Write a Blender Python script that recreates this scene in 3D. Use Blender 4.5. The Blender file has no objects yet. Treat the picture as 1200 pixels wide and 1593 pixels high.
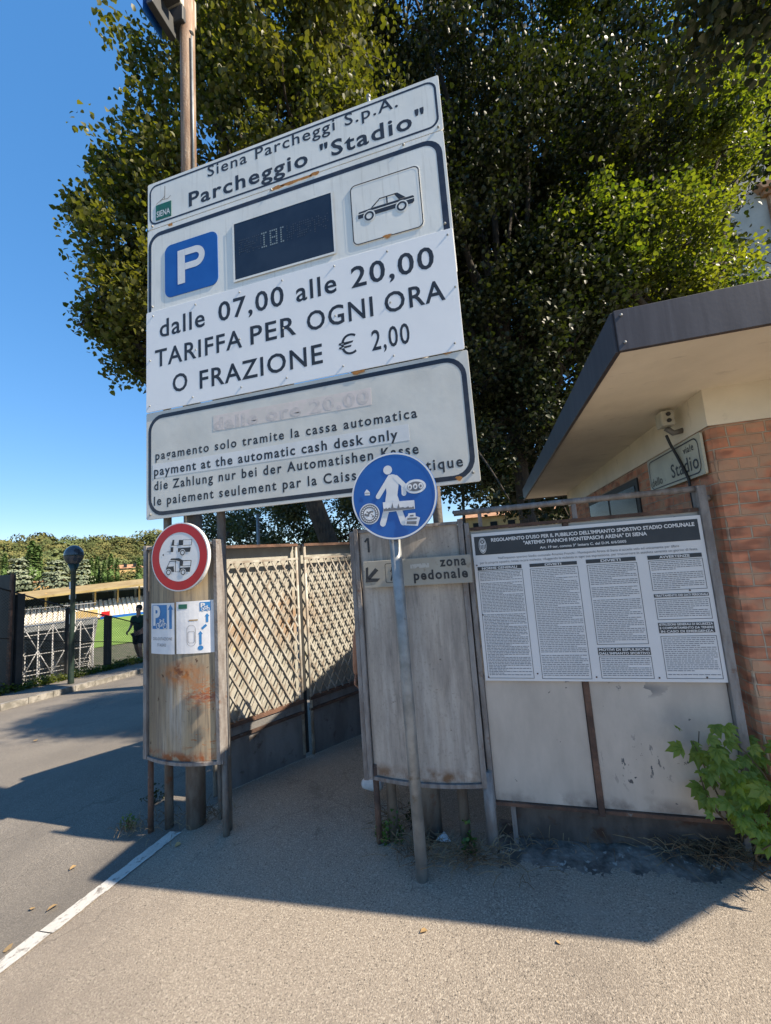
import bpy, bmesh, math, random
import numpy as np
from mathutils import Vector, Matrix
random.seed(7); RNG = np.random.default_rng(7)
R = math.radians
SC = bpy.context.scene; COL = SC.collection
# ------------------------------------------------------------------ camera
FPX, EYE = 609.67, 1.6
def cam_axes(yaw, pitch, roll):
    f = np.array([-math.sin(yaw)*math.cos(pitch), math.cos(yaw)*math.cos(pitch), math.sin(pitch)])
    r = np.array([math.cos(yaw), math.sin(yaw), 0.0]); u = np.cross(r, f)
    return math.cos(roll)*r+math.sin(roll)*u, -math.sin(roll)*r+math.cos(roll)*u, f
CR, CU, CF = cam_axes(R(14.653), R(6.844), R(-4.1367))
cam = bpy.data.objects.new('camera', bpy.data.cameras.new('camera')); COL.objects.link(cam)
cam.matrix_world = Matrix(((CR[0], CU[0], -CF[0], 0), (CR[1], CU[1], -CF[1], 0), (CR[2], CU[2], -CF[2], EYE), (0, 0, 0, 1)))
cam.data.sensor_fit = 'HORIZONTAL'; cam.data.sensor_width = 36; cam.data.lens = FPX/1200*36
cam.data.clip_start = 0.05; cam.data.clip_end = 3000
SC.camera = cam
# ------------------------------------------------------------------ sky and sun
SUN = Vector((1.14, -0.1, 1.0)).normalized()
world = bpy.data.worlds.new('World'); SC.world = world; world.use_nodes = True
wn = world.node_tree.nodes; wl = world.node_tree.links
sky = wn.new('ShaderNodeTexSky'); sky.sky_type = 'NISHITA'; sky.sun_disc = False
sky.sun_elevation = math.asin(SUN.z); sky.sun_rotation = math.atan2(SUN.x, SUN.y)
sky.air_density = 1.0; sky.dust_density = 0.0; sky.ozone_density = 5; sky.altitude = 500
gam = wn.new('ShaderNodeGamma'); gam.inputs[1].default_value = .45; hsv = wn.new('ShaderNodeHueSaturation'); hsv.inputs['Saturation'].default_value = 1.85; hsv.inputs['Hue'].default_value = .508; hsv.inputs['Value'].default_value = 1.52
wl.new(sky.outputs[0], gam.inputs[0]); wl.new(gam.outputs[0], hsv.inputs['Color'])
wl.new(hsv.outputs[0], wn['Background'].inputs[0]); wn['Background'].inputs[1].default_value = 0.15
sl = bpy.data.lights.new('sun', 'SUN'); sl.energy = 4.8; sl.angle = R(0.53); sl.color = (1, 0.87, 0.69)
so = bpy.data.objects.new('sun', sl); COL.objects.link(so)
so.rotation_euler = SUN.to_track_quat('Z', 'Y').to_euler()
SC.view_settings.view_transform = 'Standard'; SC.view_settings.look = 'None'
SC.view_settings.exposure = 1.15; SC.view_settings.gamma = 1; SC.view_settings.use_curve_mapping = False
SC.cycles.max_bounces = 6; SC.cycles.transparent_max_bounces = 8
# ------------------------------------------------------------------ measuring helpers
def ray(x, y): return CR*(x-600)/FPX - CU*(y-796.5)/FPX + CF
def at(x, y, D): return np.array([0, 0, EYE]) + ray(x, y)*D
def onY(x, y, Y): d = ray(x, y); return np.array([0, 0, EYE]) + d*(Y/d[1])
def onX(x, y, X): d = ray(x, y); return np.array([0, 0, EYE]) + d*(X/d[0])
def h(x, y):                       # height of the near ground
    a = min(max(x, -14), 2.5)
    s = (y-2.9)/0.35
    sp = 0.35*(math.log1p(math.exp(s)) if s < 30 else s)
    return 0.05*a - 0.085*min(sp, 9.0)
def gp(x, y):                      # where a sight line meets the near ground
    d = ray(x, y); t = 0.5
    while t < 40:
        p = np.array([0, 0, EYE]) + d*t
        if p[2] <= h(p[0], p[1]): return p
        t += 0.01
    return p
# ------------------------------------------------------------------ mesh helpers
class MB:
    def __init__(s): s.v = []; s.f = []
    def add(s, vs, fs):
        n = len(s.v); s.v += [tuple(map(float, p)) for p in vs]; s.f += [tuple(i+n for i in q) for q in fs]; return s
    def quad(s, *p): return s.add(p, [tuple(range(len(p)))])
    def box(s, a, b):
        x0, y0, z0 = a; x1, y1, z1 = b
        return s.add([(x0,y0,z0),(x1,y0,z0),(x1,y1,z0),(x0,y1,z0),(x0,y0,z1),(x1,y0,z1),(x1,y1,z1),(x0,y1,z1)],
                     [(3,2,1,0),(4,5,6,7),(0,1,5,4),(1,2,6,5),(2,3,7,6),(3,0,4,7)])
    def bar(s, p, q, w, t, up=(0,0,1)):   # box from p to q with section w x t
        p = Vector(p); q = Vector(q); d = (q-p).normalized(); up = Vector(up)
        if abs(d.dot(up)) > .95: up = Vector((0,1,0))
        a = d.cross(up).normalized()*w/2; b = a.cross(d).normalized()*t/2
        vs = [p-a-b, p+a-b, p+a+b, p-a+b, q-a-b, q+a-b, q+a+b, q-a+b]
        return s.add(vs, [(3,2,1,0),(4,5,6,7),(0,1,5,4),(1,2,6,5),(2,3,7,6),(3,0,4,7)])
    def tube(s, pts, r, n=12, r2=None, cap=True):
        pts = [Vector(p) for p in pts]; m = len(pts); n0 = len(s.v); ref = None
        for i, p in enumerate(pts):
            d = (pts[min(i+1, m-1)]-pts[max(i-1, 0)]).normalized()
            if ref is None: ref = Vector((0,0,1)) if abs(d.z) < .9 else Vector((1,0,0))
            a = d.cross(ref).normalized(); b = a.cross(d).normalized(); ref = b
            rr = (r if r2 is None else r+(r2-r)*i/max(m-1, 1)) if not isinstance(r, (list, tuple)) else r[i]
            for k in range(n):
                t = 2*math.pi*k/n; s.v.append(tuple(p+a*math.cos(t)*rr+b*math.sin(t)*rr))
        for i in range(m-1):
            for k in range(n):
                k2 = (k+1) % n; s.f.append((n0+i*n+k, n0+i*n+k2, n0+(i+1)*n+k2, n0+(i+1)*n+k))
        if cap: s.f.append(tuple(n0+k for k in range(n))[::-1]); s.f.append(tuple(n0+(m-1)*n+k for k in range(n)))
        return s
    def ball(s, c, r, n=14, m=9, sz=1.0):
        c = Vector(c); pts = [(c.x, c.y, c.z+r*sz*math.cos(math.pi*i/m)) for i in range(m+1)]
        return s.tube([(p[0], p[1], p[2]) for p in pts], [max(r*math.sin(math.pi*i/m), 1e-4) for i in range(m+1)], n)
    def prism(s, pts, y0, y1):            # outline in x,z pushed through y
        n = len(pts); vs = [(p[0], y0, p[1]) for p in pts]+[(p[0], y1, p[1]) for p in pts]
        return s.add(vs, [tuple(range(n)), tuple(range(2*n-1, n-1, -1))]+[(i, i+n, (i+1) % n+n, (i+1) % n) for i in range(n)])
    def each(s, name, m, parent=None, smooth=False, bevel=0):      # every separate piece becomes a part of its own
        root = list(range(len(s.v)))
        def find(i):
            while root[i] != i: root[i] = root[root[i]]; i = root[i]
            return i
        for f in s.f:
            for i in f[1:]: root[find(i)] = find(f[0])
        groups = {}
        for f in s.f: groups.setdefault(find(f[0]), []).append(f)
        out = []
        for fs in groups.values():
            ids = sorted({i for f in fs for i in f}); mp = {i: j for j, i in enumerate(ids)}; b = MB(); b.v = [s.v[i] for i in ids]; b.f = [tuple(mp[i] for i in f) for f in fs]
            out.append(b.build(name, m, parent, smooth, bevel))
        return out
    def build(s, name, m, parent=None, smooth=False, bevel=0):
        me = bpy.data.meshes.new(name); me.from_pydata(s.v, [], s.f); me.validate(); me.update()
        return link(name, me, m, parent, smooth, bevel)
def link(name, me, m, parent=None, smooth=False, bevel=0):
    bm = bmesh.new(); bm.from_mesh(me); bmesh.ops.recalc_face_normals(bm, faces=bm.faces); bm.to_mesh(me); bm.free()
    if smooth: me.shade_smooth()
    o = bpy.data.objects.new(name, me); COL.objects.link(o)
    if m is not None and not me.materials: me.materials.append(m)
    if parent is not None: adopt(o, parent)
    if bevel:
        b = o.modifiers.new('bevel', 'BEVEL'); b.width = bevel; b.segments = 2; b.limit_method = 'ANGLE'
    return o
def adopt(o, parent):
    o.parent = parent
    w = Matrix.Translation(parent.location) if parent.type == 'EMPTY' else Matrix.Identity(4)
    if parent.type != 'EMPTY':
        w = Matrix.Identity(4)
        if parent.parent: w = Matrix.Identity(4)
    o.matrix_parent_inverse = w.inverted()
def tag(o, label=None, cat=None, group=None, kind=None):
    if label: o['label'] = label
    if cat: o['category'] = cat
    if group: o['group'] = group
    if kind: o['kind'] = kind
    return o
def thing(name, label, cat, loc=(0,0,0), group=None):
    o = bpy.data.objects.new(name, None); COL.objects.link(o); o.location = Vector(loc); o.empty_display_size = .2
    return tag(o, label, cat, group)
def copy_tree(o, parent=None):
    c = o.copy(); COL.objects.link(c)
    if parent is not None: c.parent = parent
    for ch in list(o.children): copy_tree(ch, c)
    return c
def struct(mb, name, m, smooth=False): return tag(mb.build(name, m, None, smooth), kind='structure')
# ------------------------------------------------------------------ material helper
def mat(name, base, rough=.6, metal=0, layers=(), bump=0, bscale=60, spec=.5, trans=None, coord='Object'):
    """layers: dicts c=colour, s=noise scale, st=(sx,sy,sz) stretch, lo, hi, amt, spot=(x,y,z,rx,ry,rz), k=(noise/voronoi), det"""
    m = bpy.data.materials.new(name); m.use_nodes = True
    N = m.node_tree.nodes; L = m.node_tree.links; b = N['Principled BSDF']
    b.inputs['Roughness'].default_value = rough; b.inputs['Metallic'].default_value = metal
    b.inputs['Specular IOR Level'].default_value = spec
    tc = N.new('ShaderNodeTexCoord'); cur = None
    def vec(st):
        mp = N.new('ShaderNodeMapping'); mp.inputs['Scale'].default_value = st; L.new(tc.outputs[coord], mp.inputs[0]); return mp.outputs[0]
    col = N.new('ShaderNodeRGB'); col.outputs[0].default_value = (*base, 1); cur = col.outputs[0]
    for q in layers:
        if q.get('k') == 'island':
            g = N.new('ShaderNodeNewGeometry'); fac = g.outputs['Random Per Island']
        elif q.get('k') == 'crack':
            nz_ = N.new('ShaderNodeTexNoise'); nz_.inputs['Scale'].default_value = 5; nz_.inputs['Detail'].default_value = 5; L.new(tc.outputs[coord], nz_.inputs['Vector'])
            ad_ = N.new('ShaderNodeVectorMath'); ad_.operation = 'MULTIPLY_ADD'; L.new(nz_.outputs['Color'], ad_.inputs[0]); ad_.inputs[1].default_value = (.35,.35,.35); L.new(tc.outputs[coord], ad_.inputs[2])
            t = N.new('ShaderNodeTexVoronoi'); t.feature = 'DISTANCE_TO_EDGE'; t.inputs['Scale'].default_value = q['s']; L.new(ad_.outputs[0], t.inputs['Vector'])
            iv = N.new('ShaderNodeMath'); iv.operation = 'SUBTRACT'; iv.inputs[0].default_value = 1; L.new(t.outputs['Distance'], iv.inputs[1]); fac = iv.outputs[0]; q = dict(q, lo=.995, hi=.9985)
        elif q.get('k') == 'voronoi':
            t = N.new('ShaderNodeTexVoronoi'); t.inputs['Scale'].default_value = q['s']; L.new(vec(q.get('st', (1,1,1))), t.inputs['Vector']); fac = t.outputs['Distance']
        else:
            t = N.new('ShaderNodeTexNoise'); t.inputs['Scale'].default_value = q['s']; t.inputs['Detail'].default_value = q.get('det', 6)
            t.inputs['Roughness'].default_value = q.get('nr', .6)
            L.new(vec(q.get('st', (1,1,1))), t.inputs['Vector']); fac = t.outputs['Fac']
        mr = N.new('ShaderNodeMapRange'); mr.inputs[1].default_value = q.get('lo', .4); mr.inputs[2].default_value = q.get('hi', .6)
        mr.inputs[3].default_value = 0; mr.inputs[4].default_value = q.get('amt', 1); L.new(fac, mr.inputs[0]); fac = mr.outputs[0]
        if 'spot' in q:
            x, y, z, rx, ry, rz = q['spot']
            mp = N.new('ShaderNodeMapping'); mp.vector_type = 'POINT'
            mp.inputs['Location'].default_value = (-x/rx, -y/ry, -z/rz); mp.inputs['Scale'].default_value = (1/rx, 1/ry, 1/rz)
            L.new(tc.outputs[coord], mp.inputs[0])
            ln = N.new('ShaderNodeVectorMath'); ln.operation = 'LENGTH'; L.new(mp.outputs[0], ln.inputs[0])
            m2 = N.new('ShaderNodeMapRange'); m2.inputs[1].default_value = 1.0; m2.inputs[2].default_value = q.get('soft', .3); L.new(ln.outputs['Value'], m2.inputs[0])
            mm = N.new('ShaderNodeMath'); mm.operation = 'MULTIPLY'; L.new(fac, mm.inputs[0]); L.new(m2.outputs[0], mm.inputs[1]); fac = mm.outputs[0]
        mx = N.new('ShaderNodeMix'); mx.data_type = 'RGBA'; L.new(fac, mx.inputs[0]); L.new(cur, mx.inputs[6]); mx.inputs[7].default_value = (*q['c'], 1)
        cur = mx.outputs[2]
    L.new(cur, b.inputs['Base Color'])
    if bump:
        t = N.new('ShaderNodeTexNoise'); t.inputs['Scale'].default_value = bscale; t.inputs['Detail'].default_value = 4; L.new(tc.outputs[coord], t.inputs['Vector'])
        bp = N.new('ShaderNodeBump'); bp.inputs['Strength'].default_value = bump; bp.inputs['Distance'].default_value = .02
        L.new(t.outputs['Fac'], bp.inputs['Height']); L.new(bp.outputs[0], b.inputs['Normal'])
    if trans:
        td = N.new('ShaderNodeBsdfTranslucent'); ms = N.new('ShaderNodeMixShader'); ms.inputs[0].default_value = trans[1]
        hs = N.new('ShaderNodeMix'); hs.data_type = 'RGBA'; hs.blend_type = 'MULTIPLY'; hs.inputs[0].default_value = 1
        L.new(cur, hs.inputs[6]); hs.inputs[7].default_value = (*trans[0], 1); L.new(hs.outputs[2], td.inputs[0])
        L.new(b.outputs[0], ms.inputs[1]); L.new(td.outputs[0], ms.inputs[2]); L.new(ms.outputs[0], N['Material Output'].inputs[0])
    return m
V = (9, 9, .5)      # stretch for runs of water down a sheet
RUST = (.16, .055, .018); DRUST = (.06, .026, .015)
M = {}
M['asphalt'] = mat('asphalt', (.2,.178,.152), .9, layers=[dict(c=(.15,.134,.116), s=1.1, lo=.42, hi=.65), dict(c=(.31,.275,.23), s=135, lo=.5, hi=.62, det=3), dict(c=(.07,.066,.06), s=150, lo=.56, hi=.68, det=2), dict(c=(.11,.1,.09), s=.35, st=(1,.5,1), lo=.52, hi=.66, amt=.6), dict(c=(.09,.08,.07), s=7, lo=.68, hi=.75, amt=.6), dict(c=(.05,.045,.04), k='crack', s=.33, amt=.25), dict(c=(.2,.18,.15), s=.5, lo=.5, hi=.7, amt=.6)], bump=.35, bscale=220, spec=.25)
M['forecourt'] = mat('forecourt', (.285,.242,.193), .92, layers=[dict(c=(.215,.182,.148), s=.9, lo=.45, hi=.7), dict(c=(.42,.365,.295), s=125, lo=.5, hi=.62, det=3), dict(c=(.085,.075,.063), s=135, lo=.56, hi=.68, det=3), dict(c=(.2,.17,.14), s=.4, lo=.52, hi=.62, amt=.7), dict(c=(.34,.3,.25), s=.7, lo=.55, hi=.7, amt=.5), dict(c=(.06,.05,.045), s=9, lo=.7, hi=.75, amt=.7), dict(c=(.05,.043,.037), k='crack', s=.5, amt=.22), dict(c=(.13,.11,.09), s=.9, lo=.6, hi=.63, amt=.35), dict(c=(.09,.08,.07), s=3.5, lo=.66, hi=.78, amt=.7)], bump=.4, bscale=200, spec=.25)
M['line'] = mat('road_paint', (.5,.48,.44), .8, layers=[dict(c=(.2,.18,.16), s=26, lo=.55, hi=.66), dict(c=(.3,.28,.25), s=4, lo=.5, hi=.7, amt=.6)], bump=.3)
M['kerb'] = mat('kerb_stone', (.3,.28,.25), .9, layers=[dict(c=(.15,.14,.12), s=6), dict(c=(.08,.07,.06), s=20, lo=.6, hi=.7)], bump=.4)
M['soil'] = mat('soil', (.13,.11,.075), 1, layers=[dict(c=(.05,.07,.025), s=2.5), dict(c=(.2,.17,.11), s=14, lo=.55, hi=.7)], bump=.8, bscale=30)
M['rubble'] = mat('rubble', (.2,.18,.16), 1, layers=[dict(c=(.07,.062,.055), s=9), dict(c=(.34,.33,.3), s=22, lo=.6, hi=.66)], bump=.4, bscale=40)
M['white'] = mat('sign_white', (.74,.735,.69), .42, layers=[dict(c=(.63,.62,.57), s=2.5, lo=.45, hi=.75, amt=.7), dict(c=(.46,.44,.39), s=5, st=V, lo=.55, hi=.75, amt=.5), dict(c=(.35,.3,.22), s=40, lo=.7, hi=.76, amt=.6)], bump=.06, bscale=9)
M['hours'] = mat('hours_panel_white', (.79,.79,.79), .4, layers=[dict(c=(.73,.73,.735), s=3, lo=.45, hi=.75, amt=.6)], bump=.025, bscale=14)
M['beige'] = mat('old_reflective_white', (.63,.615,.56), .5, layers=[dict(c=(.54,.525,.475), s=4, lo=.4, hi=.7), dict(c=(.6,.59,.55), s=260, lo=.5, hi=.6, amt=.5), dict(c=(.3,.25,.18), s=9, lo=.68, hi=.76, amt=.5)], bump=.12, bscale=5)
M['black'] = mat('sign_black', (.016,.017,.022), .45, layers=[dict(c=(.03,.03,.034), s=20)])
M['navy'] = mat('sign_border_navy', (.012,.014,.026), .4, layers=[dict(c=(.03,.03,.04), s=12)])
M['blue'] = mat('sign_blue', (.008,.085,.34), .35, layers=[dict(c=(.012,.1,.37), s=6)])
M['printblue'] = mat('printed_blue', (.025,.16,.4), .5, layers=[dict(c=(.04,.2,.45), s=20)])
M['pale'] = mat('sign_pale', (.7,.7,.7), .4, layers=[dict(c=(.6,.6,.6), s=8, amt=.6)])
M['red'] = mat('sign_red', (.43,.006,.012), .35, layers=[dict(c=(.36,.008,.014), s=7)])
M['green'] = mat('sign_green', (.01,.13,.08), .5, layers=[dict(c=(.015,.1,.07), s=20)])
M['ghost'] = mat('peeled_film', (.66,.58,.54), .6, layers=[dict(c=(.6,.55,.5), s=14)])
M['ghost_text'] = mat('peeled_letter', (.6,.535,.5), .6, layers=[dict(c=(.5,.46,.43), s=30)])
M['led'] = mat('display_glass', (.014,.018,.03), .25, layers=[dict(c=(.022,.028,.042), s=4)])
M['dot'] = mat('display_dot', (.22,.26,.26), .5, layers=[dict(c=(.2,.24,.25), s=30)])
M['dimdot'] = mat('display_dim_dot', (.05,.06,.075), .5, layers=[dict(c=(.03,.035,.05), s=40)])
M['galv'] = mat('galvanised_steel', (.3,.31,.31), .5, .35, [dict(c=(.2,.21,.21), s=9), dict(c=(.14,.11,.08), s=14, lo=.62, hi=.75)], bump=.08)
M['leg'] = mat('grey_painted_steel', (.2,.185,.165), .65, .1, [dict(c=(.12,.1,.085), s=5, st=(3,3,1)), dict(c=RUST, s=11, lo=.6, hi=.75)], bump=.2)
M['rustpole'] = mat('rusty_pole', (.3,.21,.145), .7, .1, [dict(c=(.2,.12,.075), s=4, st=(6,6,.6)), dict(c=(.42,.34,.26), s=8, st=(6,6,.5), lo=.55, hi=.7)], bump=.2)
M['rustdark'] = mat('dark_rust', (.065,.038,.028), .85, 0, [dict(c=(.14,.075,.05), s=9), dict(c=(.2,.19,.17), s=16, lo=.63, hi=.7)], bump=.3)
LPY = 2.3
M['lpanel'] = mat('weathered_beige_sheet', (.38,.3,.195), .5, .1, [
    dict(c=(.24,.195,.14), s=1.4, st=V, lo=.42, hi=.62, det=12, nr=.7), dict(c=(.45,.42,.36), s=1.6, st=V, lo=.55, hi=.7, amt=.8),
    dict(c=(.12,.1,.082), s=2.2, st=V, lo=.3, hi=.62, det=12, nr=.7, amt=.8, spot=(-2.32,LPY,.95,.2,.5,1.1), soft=.35), dict(c=(.42,.42,.41), s=3, st=V, lo=.4, hi=.55, det=10, amt=.7, spot=(-2.13,LPY,.7,.09,.4,.32), soft=.3), dict(c=(.1,.085,.07), s=4, st=V, lo=.5, hi=.6, det=12, nr=.75, amt=.6),
    dict(c=(.36,.13,.03), s=18, det=12, nr=.7, lo=.38, hi=.56, spot=(-2.1,LPY,.93,.24,.4,.1), soft=.2), dict(c=(.15,.05,.02), s=16, lo=.5, hi=.6, spot=(-2.1,LPY,.96,.15,.4,.09), soft=.2),
    dict(c=(.33,.13,.05), s=26, det=12, nr=.75, st=(1,1,2.4), lo=.47, hi=.56, spot=(-1.93,LPY,.8,.2,.4,.14), soft=.3), dict(c=(.2,.04,.025), s=24, det=12, nr=.75, st=(1,1,3), lo=.44, hi=.54, spot=(-1.93,LPY,.785,.15,.4,.045), soft=.2),
    dict(c=(.24,.075,.025), s=14, lo=.42, hi=.58, spot=(-2.1,LPY,.4,.6,.6,.055), soft=.3), dict(c=(.3,.13,.05), s=14, st=(1,1,3), lo=.57, hi=.63, spot=(-1.95,LPY,.52,.2,.4,.1), soft=.4),
    dict(c=(.3,.14,.06), s=5, lo=.5, hi=.68, spot=(-2.1,LPY,1.36,.2,.4,.09), soft=.3), dict(c=DRUST, s=22, lo=.64, hi=.7), dict(c=(.04,.035,.03), s=6, lo=.5, hi=.58, spot=(-2.25,LPY,.98,.06,.4,.04))], bump=.12, bscale=4)
M['rpanel'] = mat('streaked_grey_sheet', (.45,.4,.35), .55, .1, [
    dict(c=(.24,.215,.195), s=2.2, st=(3.6,3.6,.5), lo=.38, hi=.62, det=12, nr=.72), dict(c=(.5,.46,.415), s=3.1, st=(2.6,2.6,.35), lo=.52, hi=.7, det=10), dict(c=(.11,.098,.09), s=2.6, st=(5,5,.4), lo=.56, hi=.74, det=11, nr=.72),
    dict(c=(.16,.09,.05), s=12, lo=.4, hi=.62, spot=(-.5,2.35,.36,.7,.6,.06)), dict(c=DRUST, s=30, lo=.68, hi=.74), dict(c=(.2,.19,.17), s=60, lo=.55, hi=.7, amt=.5)], bump=.12, bscale=5)
M['nboard'] = mat('flaking_white_sheet', (.49,.435,.38), .5, .05, [
    dict(c=(.4,.355,.31), s=2.6, st=(2,2,.8), det=9, nr=.65, lo=.4, hi=.65), dict(c=(.06,.065,.075), s=14, lo=.69, hi=.7), dict(c=(.14,.12,.11), s=4, lo=.45, hi=.6, spot=(.4,2.4,.25,1.0,.5,.07), soft=.1),
    dict(c=(.07,.08,.095), s=20, st=(1.6,1,.7), lo=.6, hi=.61, spot=(.62,2.4,.47,.22,.5,.16)), dict(c=(.1,.11,.125), s=11, lo=.54, hi=.56, spot=(.6,2.4,.83,.25,.5,.05)), dict(c=(.2,.2,.2), s=2.5, lo=.45, hi=.65, amt=.6, spot=(.8,2.4,.6,.2,.5,.2))], bump=.12, bscale=4)
M['frame'] = mat('frame_steel', (.25,.235,.225), .6, .1, [dict(c=(.16,.14,.13), s=6, st=(4,4,1)), dict(c=(.14,.075,.045), s=14, lo=.6, hi=.72)], bump=.2)
M['band'] = mat('poster_band', (.022,.028,.036), .5, layers=[dict(c=(.03,.036,.044), s=8)])
M['poster'] = mat('poster_white', (.66,.655,.66), .35, layers=[dict(c=(.6,.595,.6), s=3, amt=.6), dict(c=(.45,.42,.38), s=60, lo=.73, hi=.77)])
M['ink'] = mat('poster_ink', (.15,.15,.16), .6, layers=[dict(c=(.17,.17,.18), s=60)])
M['zona'] = mat('dull_sign_face', (.36,.34,.29), .5, layers=[dict(c=(.3,.28,.24), s=4), dict(c=(.24,.2,.15), s=20, lo=.62, hi=.72)])
M['concrete'] = mat('painted_soffit', (.76,.68,.54), .85, layers=[dict(c=(.62,.55,.43), s=1.6, lo=.42, hi=.66), dict(c=(.42,.36,.28), s=5, st=(1,2.5,1), lo=.62, hi=.74, amt=.6)], bump=.1, bscale=12)
M['fascia'] = mat('dark_metal_fascia', (.05,.042,.044), .45, .3, [dict(c=(.07,.06,.062), s=3, st=(9,9,.6)), dict(c=(.09,.085,.09), s=9, st=(6,6,.4), lo=.62, hi=.72, amt=.6)], bump=.012)
M['bark'] = mat('bark', (.06,.047,.035), .95, layers=[dict(c=(.03,.024,.018), s=9, st=(3,3,.7))], bump=1, bscale=20)
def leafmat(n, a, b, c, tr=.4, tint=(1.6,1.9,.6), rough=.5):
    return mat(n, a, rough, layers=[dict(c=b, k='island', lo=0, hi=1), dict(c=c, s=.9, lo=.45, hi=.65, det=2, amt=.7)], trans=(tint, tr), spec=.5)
M['leaf'] = leafmat('linden_leaf', (.024,.044,.009), (.125,.145,.022), (.16,.155,.026), .46, (2.0,2.2,.5))  # brightened copy, sunlight on the leaves put into the colour
M['leaf_shaded'] = leafmat('linden_leaf_shaded', (.01,.018,.006), (.028,.038,.009), (.04,.043,.011), .22, (1.7,1.9,.5))  # same leaf darkened, shade inside the crowns put into the colour
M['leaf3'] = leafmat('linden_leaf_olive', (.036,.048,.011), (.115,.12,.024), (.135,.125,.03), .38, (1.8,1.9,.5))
M['bush'] = leafmat('creeper_leaf', (.055,.12,.022), (.1,.17,.03), (.12,.15,.03), .35)
M['creeper'] = leafmat('creeper_hand_leaf', (.09,.18,.028), (.16,.24,.038), (.2,.22,.045), .42)
M['oak'] = leafmat('holm_oak_leaf', (.055,.07,.028), (.12,.125,.05), (.03,.042,.018), .2)
M['stem'] = mat('stem', (.1,.08,.045), .9, layers=[dict(c=(.06,.05,.03), s=20)])
M['straw'] = mat('dry_straw', (.2,.145,.085), 1, layers=[dict(c=(.32,.25,.15), k='island', lo=0, hi=1), dict(c=(.1,.06,.03), s=6)])
M['dead'] = mat('dead_leaf', (.42,.32,.15), .8, layers=[dict(c=(.28,.15,.06), k='island', lo=0, hi=1)])
M['gatep'] = mat('gate_plate', (.37,.36,.315), .6, .05, [dict(c=(.3,.29,.25), s=3, st=(3,3,.7), det=9), dict(c=(.3,.16,.07), s=3, lo=.42, hi=.6, spot=(-1.9,3.0,1.15,.5,1,.35), soft=.3), dict(c=(.5,.44,.22), s=6, lo=.66, hi=.7)], bump=.1)
M['gatebar'] = mat('gate_bar', (.42,.405,.36), .6, .1, [dict(c=(.24,.2,.16), s=9)])
M['gatelow'] = mat('gate_low_plate', (.2,.195,.19), .6, .2, [dict(c=(.14,.132,.128), s=3, st=(2,2,.7)), dict(c=(.07,.05,.04), s=8, lo=.6, hi=.7)], bump=.15)
M['dark'] = mat('dark_paint', (.018,.02,.022), .6, layers=[dict(c=(.03,.03,.03), s=8)])
M['glass'] = mat('dark_glass', (.015,.018,.02), .25, spec=.15, layers=[dict(c=(.02,.024,.026), s=3)])
M['darkgreen'] = mat('lamp_post_green', (.014,.03,.024), .4, layers=[dict(c=(.025,.04,.032), s=10)], bump=.05)
M['globe'] = mat('smoked_globe', (.06,.07,.085), .12, .2, [dict(c=(.09,.1,.11), s=3)])
M['tube'] = mat('scaffold_tube', (.34,.335,.33), .5, .2, [dict(c=(.28,.28,.27), s=4)])
M['seat'] = mat('white_seats', (.72,.7,.66), .6, layers=[dict(c=(.55,.54,.5), s=3)])
M['standroof'] = mat('grandstand_roof', (.34,.25,.11), .8, layers=[dict(c=(.27,.19,.08), s=.3), dict(c=(.22,.14,.05), s=1.2, lo=.55, hi=.7)])
M['pitch'] = mat('pitch_grass', (.16,.26,.035), .95, layers=[dict(c=(.2,.3,.05), s=.25), dict(c=(.1,.18,.025), s=2, lo=.5, hi=.7, amt=.5)])
M['wall'] = mat('pale_render', (.5,.46,.4), .9, layers=[dict(c=(.42,.385,.33), s=1.2), dict(c=(.34,.31,.27), s=3, st=(3,3,.4), lo=.6, hi=.75, amt=.5)])
M['terra'] = mat('terracotta', (.33,.16,.08), .9, layers=[dict(c=(.42,.24,.13), s=2)])
M['ochre'] = mat('ochre_wall', (.5,.34,.15), .9, layers=[dict(c=(.42,.28,.12), s=1)])
M['skin'] = mat('skin', (.42,.23,.155), .5, layers=[dict(c=(.36,.18,.12), s=30)])
M['hair'] = mat('dark_hair', (.018,.014,.011), .6, layers=[dict(c=(.03,.023,.018), s=60)])
M['shirt'] = mat('green_shirt', (.012,.035,.022), .9, layers=[dict(c=(.018,.045,.03), s=30)])
M['shorts'] = mat('black_shorts', (.012,.012,.014), .9, layers=[dict(c=(.02,.02,.022), s=30)])
M['shoe'] = mat('white_shoe', (.65,.64,.63), .7, layers=[dict(c=(.5,.5,.5), s=20)])
M['cream'] = mat('cream_plastic', (.5,.48,.4), .5, layers=[dict(c=(.38,.36,.3), s=9)])
M['enamel'] = mat('street_sign_enamel', (.5,.48,.36), .35, layers=[dict(c=(.42,.4,.3), s=6), dict(c=(.25,.22,.16), s=30, lo=.65, hi=.72)])
M['paper'] = mat('paper', (.72,.72,.73), .5, layers=[dict(c=(.64,.64,.66), s=7)], bump=.1, bscale=14)
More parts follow.
